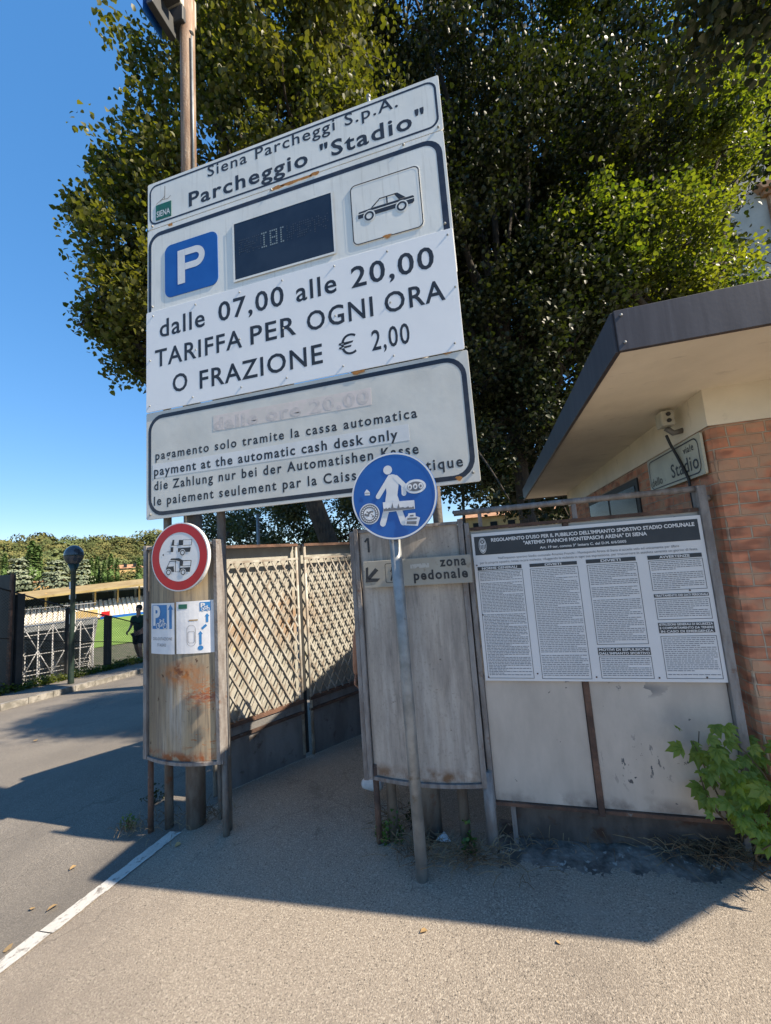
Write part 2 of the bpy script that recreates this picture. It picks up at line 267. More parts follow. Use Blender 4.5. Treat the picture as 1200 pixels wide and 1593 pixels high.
def brickmat():
    m = bpy.data.materials.new('old_brick'); m.use_nodes = True
    N = m.node_tree.nodes; L = m.node_tree.links; b = N['Principled BSDF']; b.inputs['Roughness'].default_value = .9
    tc = N.new('ShaderNodeTexCoord'); sx = N.new('ShaderNodeSeparateXYZ'); L.new(tc.outputs['Object'], sx.inputs[0])
    ad = N.new('ShaderNodeMath'); L.new(sx.outputs[0], ad.inputs[0]); L.new(sx.outputs[1], ad.inputs[1])
    nz = N.new('ShaderNodeTexNoise'); nz.inputs['Scale'].default_value = 6; L.new(tc.outputs['Object'], nz.inputs['Vector'])
    nm = N.new('ShaderNodeMath'); nm.operation = 'MULTIPLY_ADD'; L.new(nz.outputs['Fac'], nm.inputs[0]); nm.inputs[1].default_value = .012; L.new(sx.outputs[2], nm.inputs[2])
    nm2 = N.new('ShaderNodeMath'); nm2.operation = 'MULTIPLY_ADD'; L.new(nz.outputs['Fac'], nm2.inputs[0]); nm2.inputs[1].default_value = .02; L.new(ad.outputs[0], nm2.inputs[2])
    cb = N.new('ShaderNodeCombineXYZ'); L.new(nm2.outputs[0], cb.inputs[0]); L.new(nm.outputs[0], cb.inputs[1])
    br = N.new('ShaderNodeTexBrick'); L.new(cb.outputs[0], br.inputs['Vector']); br.inputs['Scale'].default_value = 1
    br.inputs['Brick Width'].default_value = .15; br.inputs['Row Height'].default_value = .0585; br.inputs['Mortar Size'].default_value = .0045; br.inputs['Mortar Smooth'].default_value = .35
    br.inputs['Color1'].default_value = (.62,.24,.13,1); br.inputs['Color2'].default_value = (.45,.185,.1,1); br.inputs['Mortar'].default_value = (.42,.34,.25,1); br.squash = .55; br.squash_frequency = 3; br.offset = .37
    n2 = N.new('ShaderNodeTexNoise'); n2.inputs['Scale'].default_value = 14; n2.inputs['Detail'].default_value = 8; L.new(tc.outputs['Object'], n2.inputs['Vector'])
    mr = N.new('ShaderNodeMapRange'); mr.inputs[1].default_value = .45; mr.inputs[2].default_value = .7; mr.inputs[4].default_value = .75; L.new(n2.outputs['Fac'], mr.inputs[0])
    mx = N.new('ShaderNodeMix'); mx.data_type = 'RGBA'; L.new(mr.outputs[0], mx.inputs[0]); L.new(br.outputs['Color'], mx.inputs[6]); mx.inputs[7].default_value = (.3,.17,.11,1)
    n3 = N.new('ShaderNodeTexNoise'); n3.inputs['Scale'].default_value = 1; n3.inputs['Detail'].default_value = 1
    mp3 = N.new('ShaderNodeMapping'); mp3.inputs['Scale'].default_value = (7, 7, 17); L.new(tc.outputs['Object'], mp3.inputs[0]); L.new(mp3.outputs[0], n3.inputs['Vector'])
    m3 = N.new('ShaderNodeMapRange'); m3.inputs[1].default_value = .5; m3.inputs[2].default_value = .62; m3.inputs[4].default_value = .7; L.new(n3.outputs['Fac'], m3.inputs[0])
    x3 = N.new('ShaderNodeMix'); x3.data_type = 'RGBA'; L.new(m3.outputs[0], x3.inputs[0]); L.new(mx.outputs[2], x3.inputs[6]); x3.inputs[7].default_value = (.46,.29,.18,1)
    m4 = N.new('ShaderNodeMapRange'); m4.inputs[1].default_value = .45; m4.inputs[2].default_value = .34; m4.inputs[4].default_value = .6; L.new(n3.outputs['Fac'], m4.inputs[0])
    x4 = N.new('ShaderNodeMix'); x4.data_type = 'RGBA'; L.new(m4.outputs[0], x4.inputs[0]); L.new(x3.outputs[2], x4.inputs[6]); x4.inputs[7].default_value = (.2,.075,.045,1)
    L.new(x4.outputs[2], b.inputs['Base Color'])
    inv = N.new('ShaderNodeMath'); inv.operation = 'MULTIPLY_ADD'; L.new(br.outputs['Fac'], inv.inputs[0]); inv.inputs[1].default_value = -1
    L.new(n2.outputs['Fac'], inv.inputs[2])
    bp = N.new('ShaderNodeBump'); bp.inputs['Strength'].default_value = .9; bp.inputs['Distance'].default_value = .012; L.new(inv.outputs[0], bp.inputs['Height']); L.new(bp.outputs[0], b.inputs['Normal'])
    return m
M['brick'] = brickmat()
# ------------------------------------------------------------------ lettering and flat graphics on a sheet
def raw_text(s, bold=0.0, space=1.0):
    cu = bpy.data.curves.new('t', 'FONT'); cu.body = s; cu.size = 1; cu.space_character = space; cu.offset = bold; cu.resolution_u = 3
    o = bpy.data.objects.new('t', cu); COL.objects.link(o)
    dg = bpy.context.evaluated_depsgraph_get(); me = bpy.data.meshes.new_from_object(o.evaluated_get(dg))
    vs = [(v.co.x, v.co.y) for v in me.vertices]; fs = [tuple(p.vertices) for p in me.polygons]
    bpy.data.objects.remove(o); bpy.data.curves.remove(cu); bpy.data.meshes.remove(me)
    return vs, fs
CAPH = max(v[1] for v in raw_text('H')[0])
def text(mb, s, x0, x1, zb, cap, y, bold=.012, space=1.1, ax=(1,0,0), shear=0):
    """write s between x0 and x1 on baseline zb; y = number or function of x; letters are flat"""
    vs, fs = raw_text(s, bold, space)
    a = min(v[0] for v in vs); b = max(v[0] for v in vs); k = (x1-x0)/(b-a); kz = cap/CAPH
    out = []
    for vx, vz in vs:
        X = x0+(vx-a)*k; out.append((X, y(X) if callable(y) else y, zb+vz*kz))
    mb.add(out, fs)
def rr(x0, z0, x1, z1, r, n=6):
    p = []
    for cx, cz, a0 in ((x1-r, z1-r, 0), (x0+r, z1-r, 90), (x0+r, z0+r, 180), (x1-r, z0+r, 270)):
        for i in range(n+1): t = R(a0+90*i/n); p.append((cx+r*math.cos(t), cz+r*math.sin(t)))
    return p
def flat(mb, pts, y):
    mb.add([(p[0], y(p[0]) if callable(y) else y, p[1]) for p in pts], [tuple(range(len(pts)))])
def ring(mb, outer, inner, y):
    n = len(outer); f = y if callable(y) else (lambda x: y)
    mb.add([(p[0], f(p[0]), p[1]) for p in outer]+[(p[0], f(p[0]), p[1]) for p in inner], [(i, (i+1) % n, n+(i+1) % n, n+i) for i in range(n)])
def circ(cx, cz, rx, rz=None, n=40): rz = rz or rx; return [(cx+rx*math.cos(2*math.pi*i/n), cz+rz*math.sin(2*math.pi*i/n)) for i in range(n)]
def stroke(mb, a, b, w, y, round_=True):
    a = Vector(a); b = Vector(b); d = (b-a).normalized(); n = Vector((-d.y, d.x))*w/2; p = []
    if round_:
        for i in range(9): t = -math.pi/2+math.pi*i/8; p.append(b+d*math.cos(t)*w/2+n*math.sin(t))
        for i in range(9): t = math.pi/2+math.pi*i/8; p.append(a+d*math.cos(t)*w/2+n*math.sin(t))
    else: p = [a-n, b-n, b+n, a+n]
    flat(mb, [(q.x, q.y) for q in p], y)
def gridrect(mb, x0, z0, x1, z1, y, n=10):
    for i in range(n):
        a = x0+(x1-x0)*i/n; b = x0+(x1-x0)*(i+1)/n
        mb.add([(a, y(a), z0), (b, y(b), z0), (b, y(b), z1), (a, y(a), z1)], [(0,1,2,3)])
def mapped(mb, fn): mb.v = [tuple(map(float, fn(*p))) for p in mb.v]; return mb
def onV(x, y, P, d):              # sight line on the vertical plane through P along d
    q = ray(x, y); n = np.array([d[1], -d[0]]); t = (n@np.array(P[:2]))/(n@q[:2]); return np.array([0, 0, EYE])+q*t
def sheet(fn, us, vs):
    mb = MB(); n = len(us)
    mb.v = [tuple(map(float, fn(u, v))) for v in vs for u in us]
    mb.f = [(j*n+i, j*n+i+1, (j+1)*n+i+1, (j+1)*n+i) for j in range(len(vs)-1) for i in range(n-1)]
    return mb
# ================================================================== GROUND
KA = gp(0, 1107); KB = gp(219, 1048); KD = (KB-KA)[:2]; KD = KD/np.hypot(*KD); KN = np.array([-KD[1], KD[0]])
if KN[0] > 0: KN = -KN
def kpt(s, off): p = KA[:2]+KD*s+KN*off; return p
FOFF = 1.35
def outd(x, y): return (np.array([x, y])-KA[:2])@KN-FOFF-.5
YS = list(np.arange(-6, 1.5, .5))+list(np.arange(1.5, 5, .1))+list(np.arange(5, 17, .5))
def kx(y): return (KA[:2]+KD*((y-KA[1])/KD[1]))[0]
struct(sheet(lambda u, y: (kx(y)+(13-kx(y))*u, y, h(kx(y)+(13-kx(y))*u, y)), list(np.linspace(0, 1, 60)), YS), 'road', M['asphalt'], True)
def fx(y): return -2.19+(y-2.41)*.115 if y < 2.7 else -2.157+(y-2.7)*.5 if y < 2.8 else -2.2+(y-2.85)*.607
struct(sheet(lambda u, y: (fx(y)+(8-fx(y))*u, y, h(fx(y)+(8-fx(y))*u, y)+.006), list(np.linspace(0, 1, 40)), [y for y in YS if y < 4.9]), 'forecourt_pavement', M['forecourt'], True)
lm = MB()
for a, b, dx in ((-1.5, 1.62, 0.0), (1.625, 2.36, .012)):
    n = 30
    ys = np.linspace(a, b, n)
    ox = lambda y: (y-2.41)*.115; l = [(-2.275+dx+ox(y)+RNG.uniform(-.004, .004), y) for y in ys]; r = [(-2.185+dx+ox(y)+RNG.uniform(-.004, .004), y) for y in ys]
    for i in range(n-1):
        lm.quad(*[(p[0], p[1], h(p[0], p[1])+.011) for p in (l[i], r[i], r[i+1], l[i+1])])
struct(lm, 'white_line', M['line'])
SS = list(np.arange(-14, 16, .5))
struct(sheet(lambda u, s: (*kpt(s, .14+(FOFF+.35)*u), h(*kpt(s, .14+(FOFF+.35)*u))+.115), list(np.linspace(0, 1, 6)), SS), 'pavement', M['asphalt'], True)
kb = MB()
for i in range(len(SS)-1):
    a, b = SS[i]+.01, SS[i+1]-.002
    q = [kpt(a, 0), kpt(b, 0), kpt(b, .14), kpt(a, .14)]
    kb.add([(*p, h(*p)-.1) for p in q]+[(*p, h(*p)+.12) for p in q], [(4,5,6,7), (0,1,5,4), (1,2,6,5), (2,3,7,6), (3,0,4,7)])
struct(kb, 'kerb', M['kerb'])
LW = np.array([-.8, .6]); LU = np.array([.6, .8])
def terr(x, y):
    d = outd(x, y); w = np.array([x, y])@LW
    z = h(x, y)-.08
    t = min(max(d/9, 0), 1); t = t*t*(3-2*t); z = z*(1-t)-6.5*t
    if w > 128: z += min((w-128)*.2, 21)*min((w-128)/15, 1)
    return z
XS = list(np.linspace(-420, -60, 31))+list(np.linspace(-56, -20, 19))+list(np.linspace(-19, 14, 67))+list(np.linspace(18, 60, 9))+[120, 250, 420]
YT = [-300, -150, -60, -30, -15]+list(np.linspace(-8, 20, 57))+list(np.linspace(24, 60, 10))+list(np.linspace(75, 420, 24))
struct(sheet(lambda x, y: (x, y, terr(x, y)), XS, YT), 'terrain', M['soil'], True)
def far(u, w, z): p = LU*u+LW*w; return (p[0], p[1], z)
def farbox(mb, u0, u1, w0, w1, z0, z1):
    n = len(mb.v); mb.box((u0, w0, z0), (u1, w1, z1)); mb.v[n:] = [far(*p) for p in mb.v[n:]]
struct(MB().quad(far(-40, 60, -6.42), far(45, 60, -6.42), far(45, 101, -6.42), far(-40, 101, -6.42)), 'football_pitch', M['pitch'])
def rub(u, v):
    n_ = .5+.25*math.sin(u*13+1)+.2*math.sin(u*29+v*31)+.15*math.sin(u*57+v*17); f_ = min(max((v-2.2-.09*n_)/.14, -1), 1)
    return (u, v, h(u, v)+.002+.022*f_*(.6+.6*n_)+RNG.uniform(-.003, .003))
rb = sheet(rub, list(np.linspace(-.12, 1.25, 110)), list(np.linspace(2.16, 2.62, 40)))
struct(rb, 'rubble_edge', M['rubble'], True)
# ================================================================== KIOSK
WX, WY = 1.153, 2.362; ZB, ZS, ZT = 2.167, 2.3655, 2.5261
k = thing('brick_kiosk', 'red brick kiosk under a flat roof with wide pale soffit and dark fascia', 'kiosk', (WX, WY, 0))
c = .035
foot = [(WX, WY+c), (WX+c*.3, WY+c*.3), (WX+c, WY), (6, WY), (6, 6.2), (WX, 6.2)]
def wallring(mb, pts, z0, z1):
    n = len(pts); mb.add([(p[0], p[1], z0) for p in pts]+[(p[0], p[1], z1) for p in pts], [(i, (i+1) % n, n+(i+1) % n, n+i) for i in range(n)]); return mb
wallring(MB(), foot, -.3, ZB).build('wall', M['brick'], k)
g = .004
wallring(MB(), [(WX-g, WY-g), (6+g, WY-g), (6+g, 6.2), (WX-g, 6.2)], ZB+.001, ZS).build('concrete_band', M['concrete'], k)
RP = [(.581, 1.701), (3.1, 1.701), (7, 4.45), (7, 6.4), (.581, 6.4)]  # unseen right end slanted to shape the edge of the ground shadow
mb = MB(); n = len(RP); mb.add([(x, y, ZS) for x, y in RP]+[(x, y, ZT-.02) for x, y in RP], [tuple(range(n))[::-1], tuple(range(n, 2*n))]); mb.build('roof', M['concrete'], k)
mb = MB()
for i in range(n):
    a, b = RP[i], RP[(i+1) % n]; d = Vector((b[0]-a[0], b[1]-a[1], 0)).normalized(); o = Vector((d.y, -d.x, 0))*.012
    A = Vector((*a, 0))+o-d*.012; B = Vector((*b, 0))+o+d*(.012-.002)
    mb.bar(A+Vector((0,0,(ZS+ZT)/2-.006)), B+Vector((0,0,(ZS+ZT)/2-.006)), .02, ZT-ZS+.012)
fa = mb.build('fascia', M['fascia'], k, bevel=.002)
mb = MB()
for z in (ZS+.02, ZT-.025): mb.ball((.593, 1.677, z), .006, 8, 5)
mb.each('screw', M['galv'], fa)
wmb = MB().box((WX-.012, 3.42, 1.35), (WX+.02, 5.0, 2.09)); wn_ = wmb.build('window', M['dark'], k, bevel=.004)
MB().box((WX-.016, 3.48, 1.4), (WX-.0125, 4.16, 2.035)).box((WX-.016, 4.22, 1.4), (WX-.0125, 4.95, 2.035)).each('pane', M['glass'], wn_)
# street name plate on the kiosk's side wall (runs along -y)
ss = thing('street_name_sign', 'cream enamel street plate with blue border reading viale dello Stadio on the kiosk wall', 'street sign', (WX-.02, 2.9, 2))
SX = WX-.012; L0 = 3.137
def side(x, y, z): return (SX+y, L0-x*.945, 1.6+(z-1.6)*.945)
sg = lambda mb, n, m, p=ss: mapped(mb, side).build(n, m, p)
sg(MB().prism(rr(0, 1.945, .775, 2.185, .012), -.012, 0), 'plate', M['enamel'])
mb = MB(); ring(mb, rr(.02, 1.96, .745, 2.17, .05), rr(.028, 1.968, .737, 2.162, .044), -.0135); sg(mb, 'border', M['navy'])
mb = MB(); text(mb, 'viale', .565, .69, 2.105, .042, -.0138, .004); text(mb, 'dello', .045, .22, 1.985, .055, -.0138, .004); text(mb, 'Stadio', .37, .72, 1.992, .085, -.0138, .008)
sg(mb, 'lettering', M['black'])
bx = thing('junction_box', 'small grey metal box with two round holes and a hanging cable under the kiosk soffit', 'junction box', (WX-.07, 2.72, 2.3))
mb = MB().box((WX-.12, 2.57, 2.255), (WX-.05, 2.66, 2.345)); mb.build('housing', M['cream'], bx, bevel=.008)
mb = MB()
for z in (2.32, 2.282): mb.tube([(WX-.083, 2.568, z), (WX-.083, 2.563, z)], .012, 14)
mb.each('lens_hole', M['black'], bx)
MB().tube([(WX, 2.62, 2.225), (WX-.05, 2.62, 2.215), (WX-.085, 2.62, 2.25)], .016, 12).each('bracket', M['leg'], bx, True)
MB().tube([(WX-.08, 2.64, 2.21), (WX-.05, 2.68, 2.16), (WX-.035, 2.67, 2.1), (WX-.03, 2.63, 2.02), (WX-.03, 2.58, 1.93), (WX-.04, 2.55, 1.75)], .008, 8).build('cable', M['dark'], bx, True)
# ================================================================== BIG PARKING BOARD
BY = 2.33
pk = thing('parking_board', 'tall white parking tariff board with black lettering and blue P above the gate', 'road sign', (-1.2, BY, h(-1.2, BY)))
XL, XR = -2.44, -.02
def panel(name, x0, x1, z0, z1, y, m, t=.012, r=.012): return MB().prism(rr(x0, z0, x1, z1, r, 3), y, y+t).build(name, m, pk, bevel=.0015)
Z1, Z2, Z3 = 4.372, 3.653, 2.835
panel('name_panel', XL+.012, XR-.008, Z1+.003, 4.79, BY, M['white'])
panel('symbol_panel', XL+.01, XR-.012, Z2-.3, Z1-.003, BY, M['white'])
pe = panel('tariff_panel', XL+.006, XR-.016, Z3, Z2, BY-.007, M['hours'], .006)
panel('payment_panel', XL, XR, 2.012, Z3-.004, BY, M['beige'])
mb = MB(); ye = BY-.0006
ring(mb, rr(XL+.03, Z1+.035, XR-.03, 4.765, .07), rr(XL+.045, Z1+.05, XR-.045, 4.75, .056), ye)
def ush(x0, z0, x1, z1, r): return [p for p in [(x1, z0)]+rr(x0, z0, x1, z1, r)[:14]+[(x0, z0)]]
o_, i_ = ush(XL+.02, Z2-.1, XR-.03, Z1-.04, .12), ush(XL+.048, Z2-.1, XR-.07, Z1-.075, .085)
n = len(o_); mb.add([(p[0], ye, p[1]) for p in o_+i_], [(i, i+1, n+i+1, n+i) for i in range(n-1)])
ring(mb, rr(XL+.02, 2.035, XR-.02, Z3-.03, .13), rr(XL+.046, 2.064, XR-.05, Z3-.06, .102), ye)
mb.build('border', M['navy'], pk)
def bz(px, py): p = onY(px, py, BY); return p[0], p[2]
def line(mb, s, a, b, cap, y=BY-.0007, bold=.02, space=1.12):
    A = bz(*a); B = bz(*b); text(mb, s, A[0], B[0], (A[1]+B[1])/2, cap, y, bold, space)
mb = MB()
line(mb, 'Siena Parcheggi S.p.A.', (323.2, 274.8), (619.5, 166), .092, bold=.012, space=1.15)
line(mb, 'Parcheggio "Stadio"', (294, 320), (661.6, 193), .118, bold=.022, space=1.15)
yh = BY-.0076
line(mb, 'dalle', (249.8, 525), (320, 508), .14, yh, .014); line(mb, '07,00', (341, 499.5), (443, 476), .145, yh, .014); line(mb, 'alle', (462, 470), (525, 455), .14, yh, .014); line(mb, '20,00', (548, 448), (677, 417), .145, yh, .014)
line(mb, 'TARIFFA', (242.5, 571.5), (378, 541), .135, yh, .014); line(mb, 'PER', (391, 537), (462, 520), .135, yh, .014); line(mb, 'OGNI', (479, 516), (582, 492), .135, yh, .014); line(mb, 'ORA', (600, 488), (694, 466.6), .135, yh, .014)
line(mb, 'O', (270, 611), (293, 606), .135, yh, .014); line(mb, 'FRAZIONE', (312, 604), (503.5, 566), .135, yh, .014); line(mb, '€', (528.7, 556), (556, 549), .135, yh, -.004); line(mb, '2,00', (580, 546), (639, 534), .135, yh, .01)
line(mb, 'pagamento solo tramite la cassa automatica', (242, 716.5), (649.5, 648), .062, bold=.02, space=1.25); line(mb, 'payment at the automatic cash desk only', (240, 740.6), (619.5, 682.6), .064, BY-.0016, .024, 1.2)
line(mb, 'die Zahlung nur bei der Automatishen Kasse', (240, 763), (652, 705), .064, bold=.022, space=1.25); line(mb, 'le paiement seulement par la Caisse Automatique', (239.6, 787), (721, 724.5), .064, bold=.022, space=1.25)
mb.build('lettering', M['black'], pk)
def bq(*pts): return [bz(*p) for p in pts]
def zq(*pts): return [bz(200+a/2.069, 440+b/2.069) for a, b in pts]
def z1(*pts): return [bz(200+a/2.069, 80+b/2.069) for a, b in pts]
mb = MB(); mb.prism(zq((273, 478), (784, 392), (780, 337), (273, 428)), BY-.001, BY-.0003); gh = mb.build('peeled_strip', M['ghost'], pk)
mb = MB(); g0 = bz(333, 669); g1 = bz(575, 627); text(mb, 'dalle ore 20,00', g0[0], g1[0], (g0[1]+g1[1])/2, .085, BY-.0015, .03, 1.15); mb.build('ghost_lettering', M['ghost_text'], gh)
a = bz(238, 735); mb = MB().prism([(a[0], 2.32), (-.42, 2.32), (-.42, 2.425), (a[0], 2.425)], BY-.001, BY-.0003); mb.build('overlay_strip', mat('overlay_film', (.68,.68,.67), .4, layers=[dict(c=(.62,.62,.61), s=6)]), pk)
mb = MB(); mb.prism(rr(-2.257, 3.735, -1.772, 4.18, .06), BY-.004, BY-.0005); ps = mb.build('parking_symbol', M['blue'], pk)
mb = MB(); px0, px1, pz0, pz1 = -2.135, -1.885, 3.82, 4.105
flat(mb, [(px0, pz0), (px0+.068, pz0), (px0+.068, pz1), (px0, pz1)], BY-.0055)
out = [(px0+.069, pz1)]+[(px1-.088+.088*math.sin(R(t)), pz1-.088+.088*math.cos(R(t))) for t in range(0, 181, 12)]+[(px0+.069, pz1-.176)]
inn = [(px0+.069, pz1-.055)]+[(px1-.088+.036*math.sin(R(t)), pz1-.088+.033*math.cos(R(t))) for t in range(0, 181, 12)]+[(px0+.069, pz1-.121)]
n = len(out); mb.add([(p[0], BY-.0055, p[1]) for p in out+inn], [(i, i+1, n+i+1, n+i) for i in range(n-1)]); mb.build('letter', M['pale'], ps)
mb = MB().prism([(-1.63, 3.712), (-.829, 3.712), (-.829, 4.182), (-1.63, 4.182)], BY-.006, BY-.001); dp = mb.build('display', M['led'], pk)
mb = MB(); ring(mb, [(-1.638, 3.704), (-.821, 3.704), (-.821, 4.19), (-1.638, 4.19)], [(-1.622, 3.72), (-.837, 3.72), (-.837, 4.174), (-1.622, 4.174)], BY-.0075); mb.build('bezel', M['white'], dp)
GL = {'I': ['111', '010', '010', '010', '010', '010', '111'], 'B': ['1111', '1001', '1001', '1111', '1001', '1001', '1111'], 'l': ['11', '10', '10', '10', '10', '10', '11']}
mb = MB(); dim = MB(); x = -1.395; s = .0165
for ch in 'IBl':
    for r_, row in enumerate(GL[ch]):
        for c_, b in enumerate(row):
            if b == '1': X = x+c_*s; Z = 4.02-r_*s*1.1; mb.quad((X, BY-.0072, Z), (X+.011, BY-.0072, Z), (X+.011, BY-.0072, Z+.011), (X, BY-.0072, Z+.011))
    x += (len(GL[ch][0])+1.2)*s
for i in range(44):
    for r_ in range(7):
        X = -1.585+i*s; Z = 4.02-r_*s*1.1
        if not (-1.4 < X < -1.2) and random.random() < .6: dim.quad((X, BY-.0072, Z), (X+.008, BY-.0072, Z), (X+.008, BY-.0072, Z+.008), (X, BY-.0072, Z+.008))
mb.build('lit_dots', M['dot'], dp); dim.build('unlit_dots', M['dimdot'], dp)
mb = MB().prism(rr(-.697, 3.72, -.212, 4.172, .03), BY-.004, BY-.0005); cs = mb.build('car_symbol_panel', M['white'], pk)
mb = MB(); ring(mb, rr(-.697, 3.72, -.212, 4.172, .04), rr(-.69, 3.727, -.219, 4.165, .034), BY-.0055)
yc = BY-.0055
cx0, cz0, cw = -.65, 3.885, .39
def cp(*p): return [(cx0+a*cw, cz0+b*cw) for a, b in p]
flat(mb, cp((0,.06),(.0,.15),(.02,.185),(.3,.2),(.98,.2),(1,.18),(1,.09),(.97,.06)), yc)
for p in (((.24,.205),(.4,.335),(.425,.335),(.275,.205)), ((.4,.32),(.4,.34),(.7,.34),(.7,.32)), ((.52,.205),(.52,.325),(.545,.325),(.545,.205)), ((.66,.335),(.72,.34),(.86,.205),(.74,.205))): flat(mb, cp(*p), yc)
mb.build('car_outline', M['black'], cs)
mb = MB(); wh = MB(); flat(wh, cp((.0,.135),(.0,.15),(1,.155),(1,.14)), yc-.0006)
for u_ in (.2, .78):
    c0 = cp((u_, .06))[0]; flat(wh, circ(*c0, .043, n=24), yc-.0008); ring(mb, circ(*c0, .034, n=24), circ(*c0, .021, n=24), yc-.0016)
wh.build('wheel_gap', M['white'], cs); mb.each('wheel_ring', M['black'], cs)
mb = MB().prism([(-2.345, 4.438), (-2.195, 4.438), (-2.195, 4.573), (-2.345, 4.573)], BY-.003, BY-.0005); tg = mb.build('town_sticker', M['green'], pk)
mb = MB(); text(mb, 'SIENA', -2.335, -2.205, 4.462, .05, BY-.0042, .012, 1.0); mb.build('sticker_lettering', M['pale'], tg)
mb = MB()
for a, b in (((-2.34, 4.585), (-2.29, 4.61)), ((-2.29, 4.61), (-2.23, 4.6)), ((-2.23, 4.6), (-2.2, 4.62)), ((-2.26, 4.61), (-2.255, 4.72)), ((-2.3, 4.6), (-2.26, 4.63))): stroke(mb, a, b, .004, BY-.0025)
mb.build('sticker_skyline', M['leg'], tg)
mb = MB()
for z, y in ((Z3+.05, yh), (Z2-.04, yh), (3.25, yh)):
    for x in np.linspace(XL+.06, XR-.06, 7): mb.ball((x+RNG.uniform(-.03, .03), y, z), .007, 8, 5)
for x, z in ((-2.38, 4.4), (-.06, 4.4), (-2.4, 2.05), (-.06, 2.07), (-2.38, 3.7), (-.08, 3.7), (-.3, 4.36), (-1.3, 4.36)): mb.ball((x, BY-.002, z), .009, 8, 5)
mb.build('rivets', M['galv'], pk)
mb = MB()
for x, z, w_ in ((-1.1, 4.365, .16), (-.95, 4.37, .05), (-.72, 2.825, .06), (-.14, 2.84, .04), (-.14, 2.045, .03), (-1.25, 4.362, .08), (-2.2, 4.36, .03), (-.46, 3.725, .04)):
    flat(mb, [(x+w_*math.cos(t)*RNG.uniform(.5, 1), z+.016*math.sin(t)*RNG.uniform(.5, 1.2)) for t in np.linspace(0, 2*math.pi, 14)[:-1]], BY-.0065 if z < 4 else BY-.003)
mb.build('rust_spot', mat('rust_bloom', (.45,.2,.05), .9, layers=[dict(c=(.3,.13,.04), s=60)]), pk)
for x, r_ in ((-2.33, .028), (-1.86, .03), (-.72, .03), (-.3, .03)):
    MB().tube([(x, BY+.085, h(x, BY)-.1), (x, BY+.085, 4.75)], r_, 14).build('post', M['leg'], pk, True)
mb = MB()
for z in (4.6, 4.1, 3.2, 2.25): mb.box((XL+.1, BY+.016, z), (XR-.1, BY+.05, z+.04))
mb.each('rail', M['galv'], pk)
MB().tube([(-.52, BY+.02, 4.79), (-.52, BY+.02, 4.84)], .012, 10).ball((-.52, BY+.02, 4.85), .018).build('lifting_eye', M['galv'], pk, True)
# ================================================================== MAST WITH ARROW SIGN
ms = thing('rusty_mast', 'tall rusty round mast rising from the left gate pillar', 'mast', (-2.14, 2.45, h(-2.14, 2.45)))
MB().tube([(-2.14, 2.45, -.3), (-2.13, 2.45, 3.0)], .063, 20).build('base_tube', M['leg'], ms, True)
MB().tube([(-2.13, 2.45, 3.0), (-2.12, 2.45, 8.4)], .06, 20).build('pole', M['rustpole'], ms, True)
MB().tube([(-2.055, 2.42, 4.7), (-2.055, 2.42, 6.2)], .009, 8).build('conduit', M['galv'], ms, True)
asn = thing('arrow_sign', 'blue plate with white arrow clamped near the top of the rusty mast', 'sign', (-2.3, 2.3, 6.1))
p1 = onX(251, 61, -2.3); y1 = p1[1]; zz = p1[2]
MB().box((-2.302, y1-1.1, zz), (-2.29, y1, zz+.75)).build('plate', M['blue'], asn, bevel=.003)
mb = MB(); X = -2.288
mb.add([(X, y1-.62, zz+.5), (X, y1-.42, zz+.13), (X, y1-.2, zz+.5)], [(0,1,2)]).add([(X, y1-.5, zz+.5), (X, y1-.32, zz+.5), (X, y1-.32, zz+.7), (X, y1-.5, zz+.7)], [(0,1,2,3)]); mb.build('arrow', M['pale'], asn)
MB().box((-2.288, y1-.12, zz+.2), (-2.06, y1-.04, zz+.28)).box((-2.25, y1-.2, zz+.02), (-2.19, y1+.05, zz+.2)).each('clamp', M['dark'], asn, bevel=.006)
fl = thing('mast_floodlight', 'pale grey floodlight housing with black bracket on the rusty mast', 'floodlight', (-2.2, 2.3, 6.6))
q = onY(273, 15, 2.38)
MB().box((q[0]-.11, 2.3, q[2]), (q[0]+.08, 2.55, q[2]+.3)).build('housing', M['cream'], fl, bevel=.015)
MB().box((q[0]-.06, 2.36, q[2]-.16), (q[0]+.09, 2.5, q[2]-.002)).tube([(q[0]+.05, 2.42, q[2]-.2), (q[0]+.12, 2.45, q[2]-.22)], .03, 10).each('bracket', M['dark'], fl, bevel=.01)
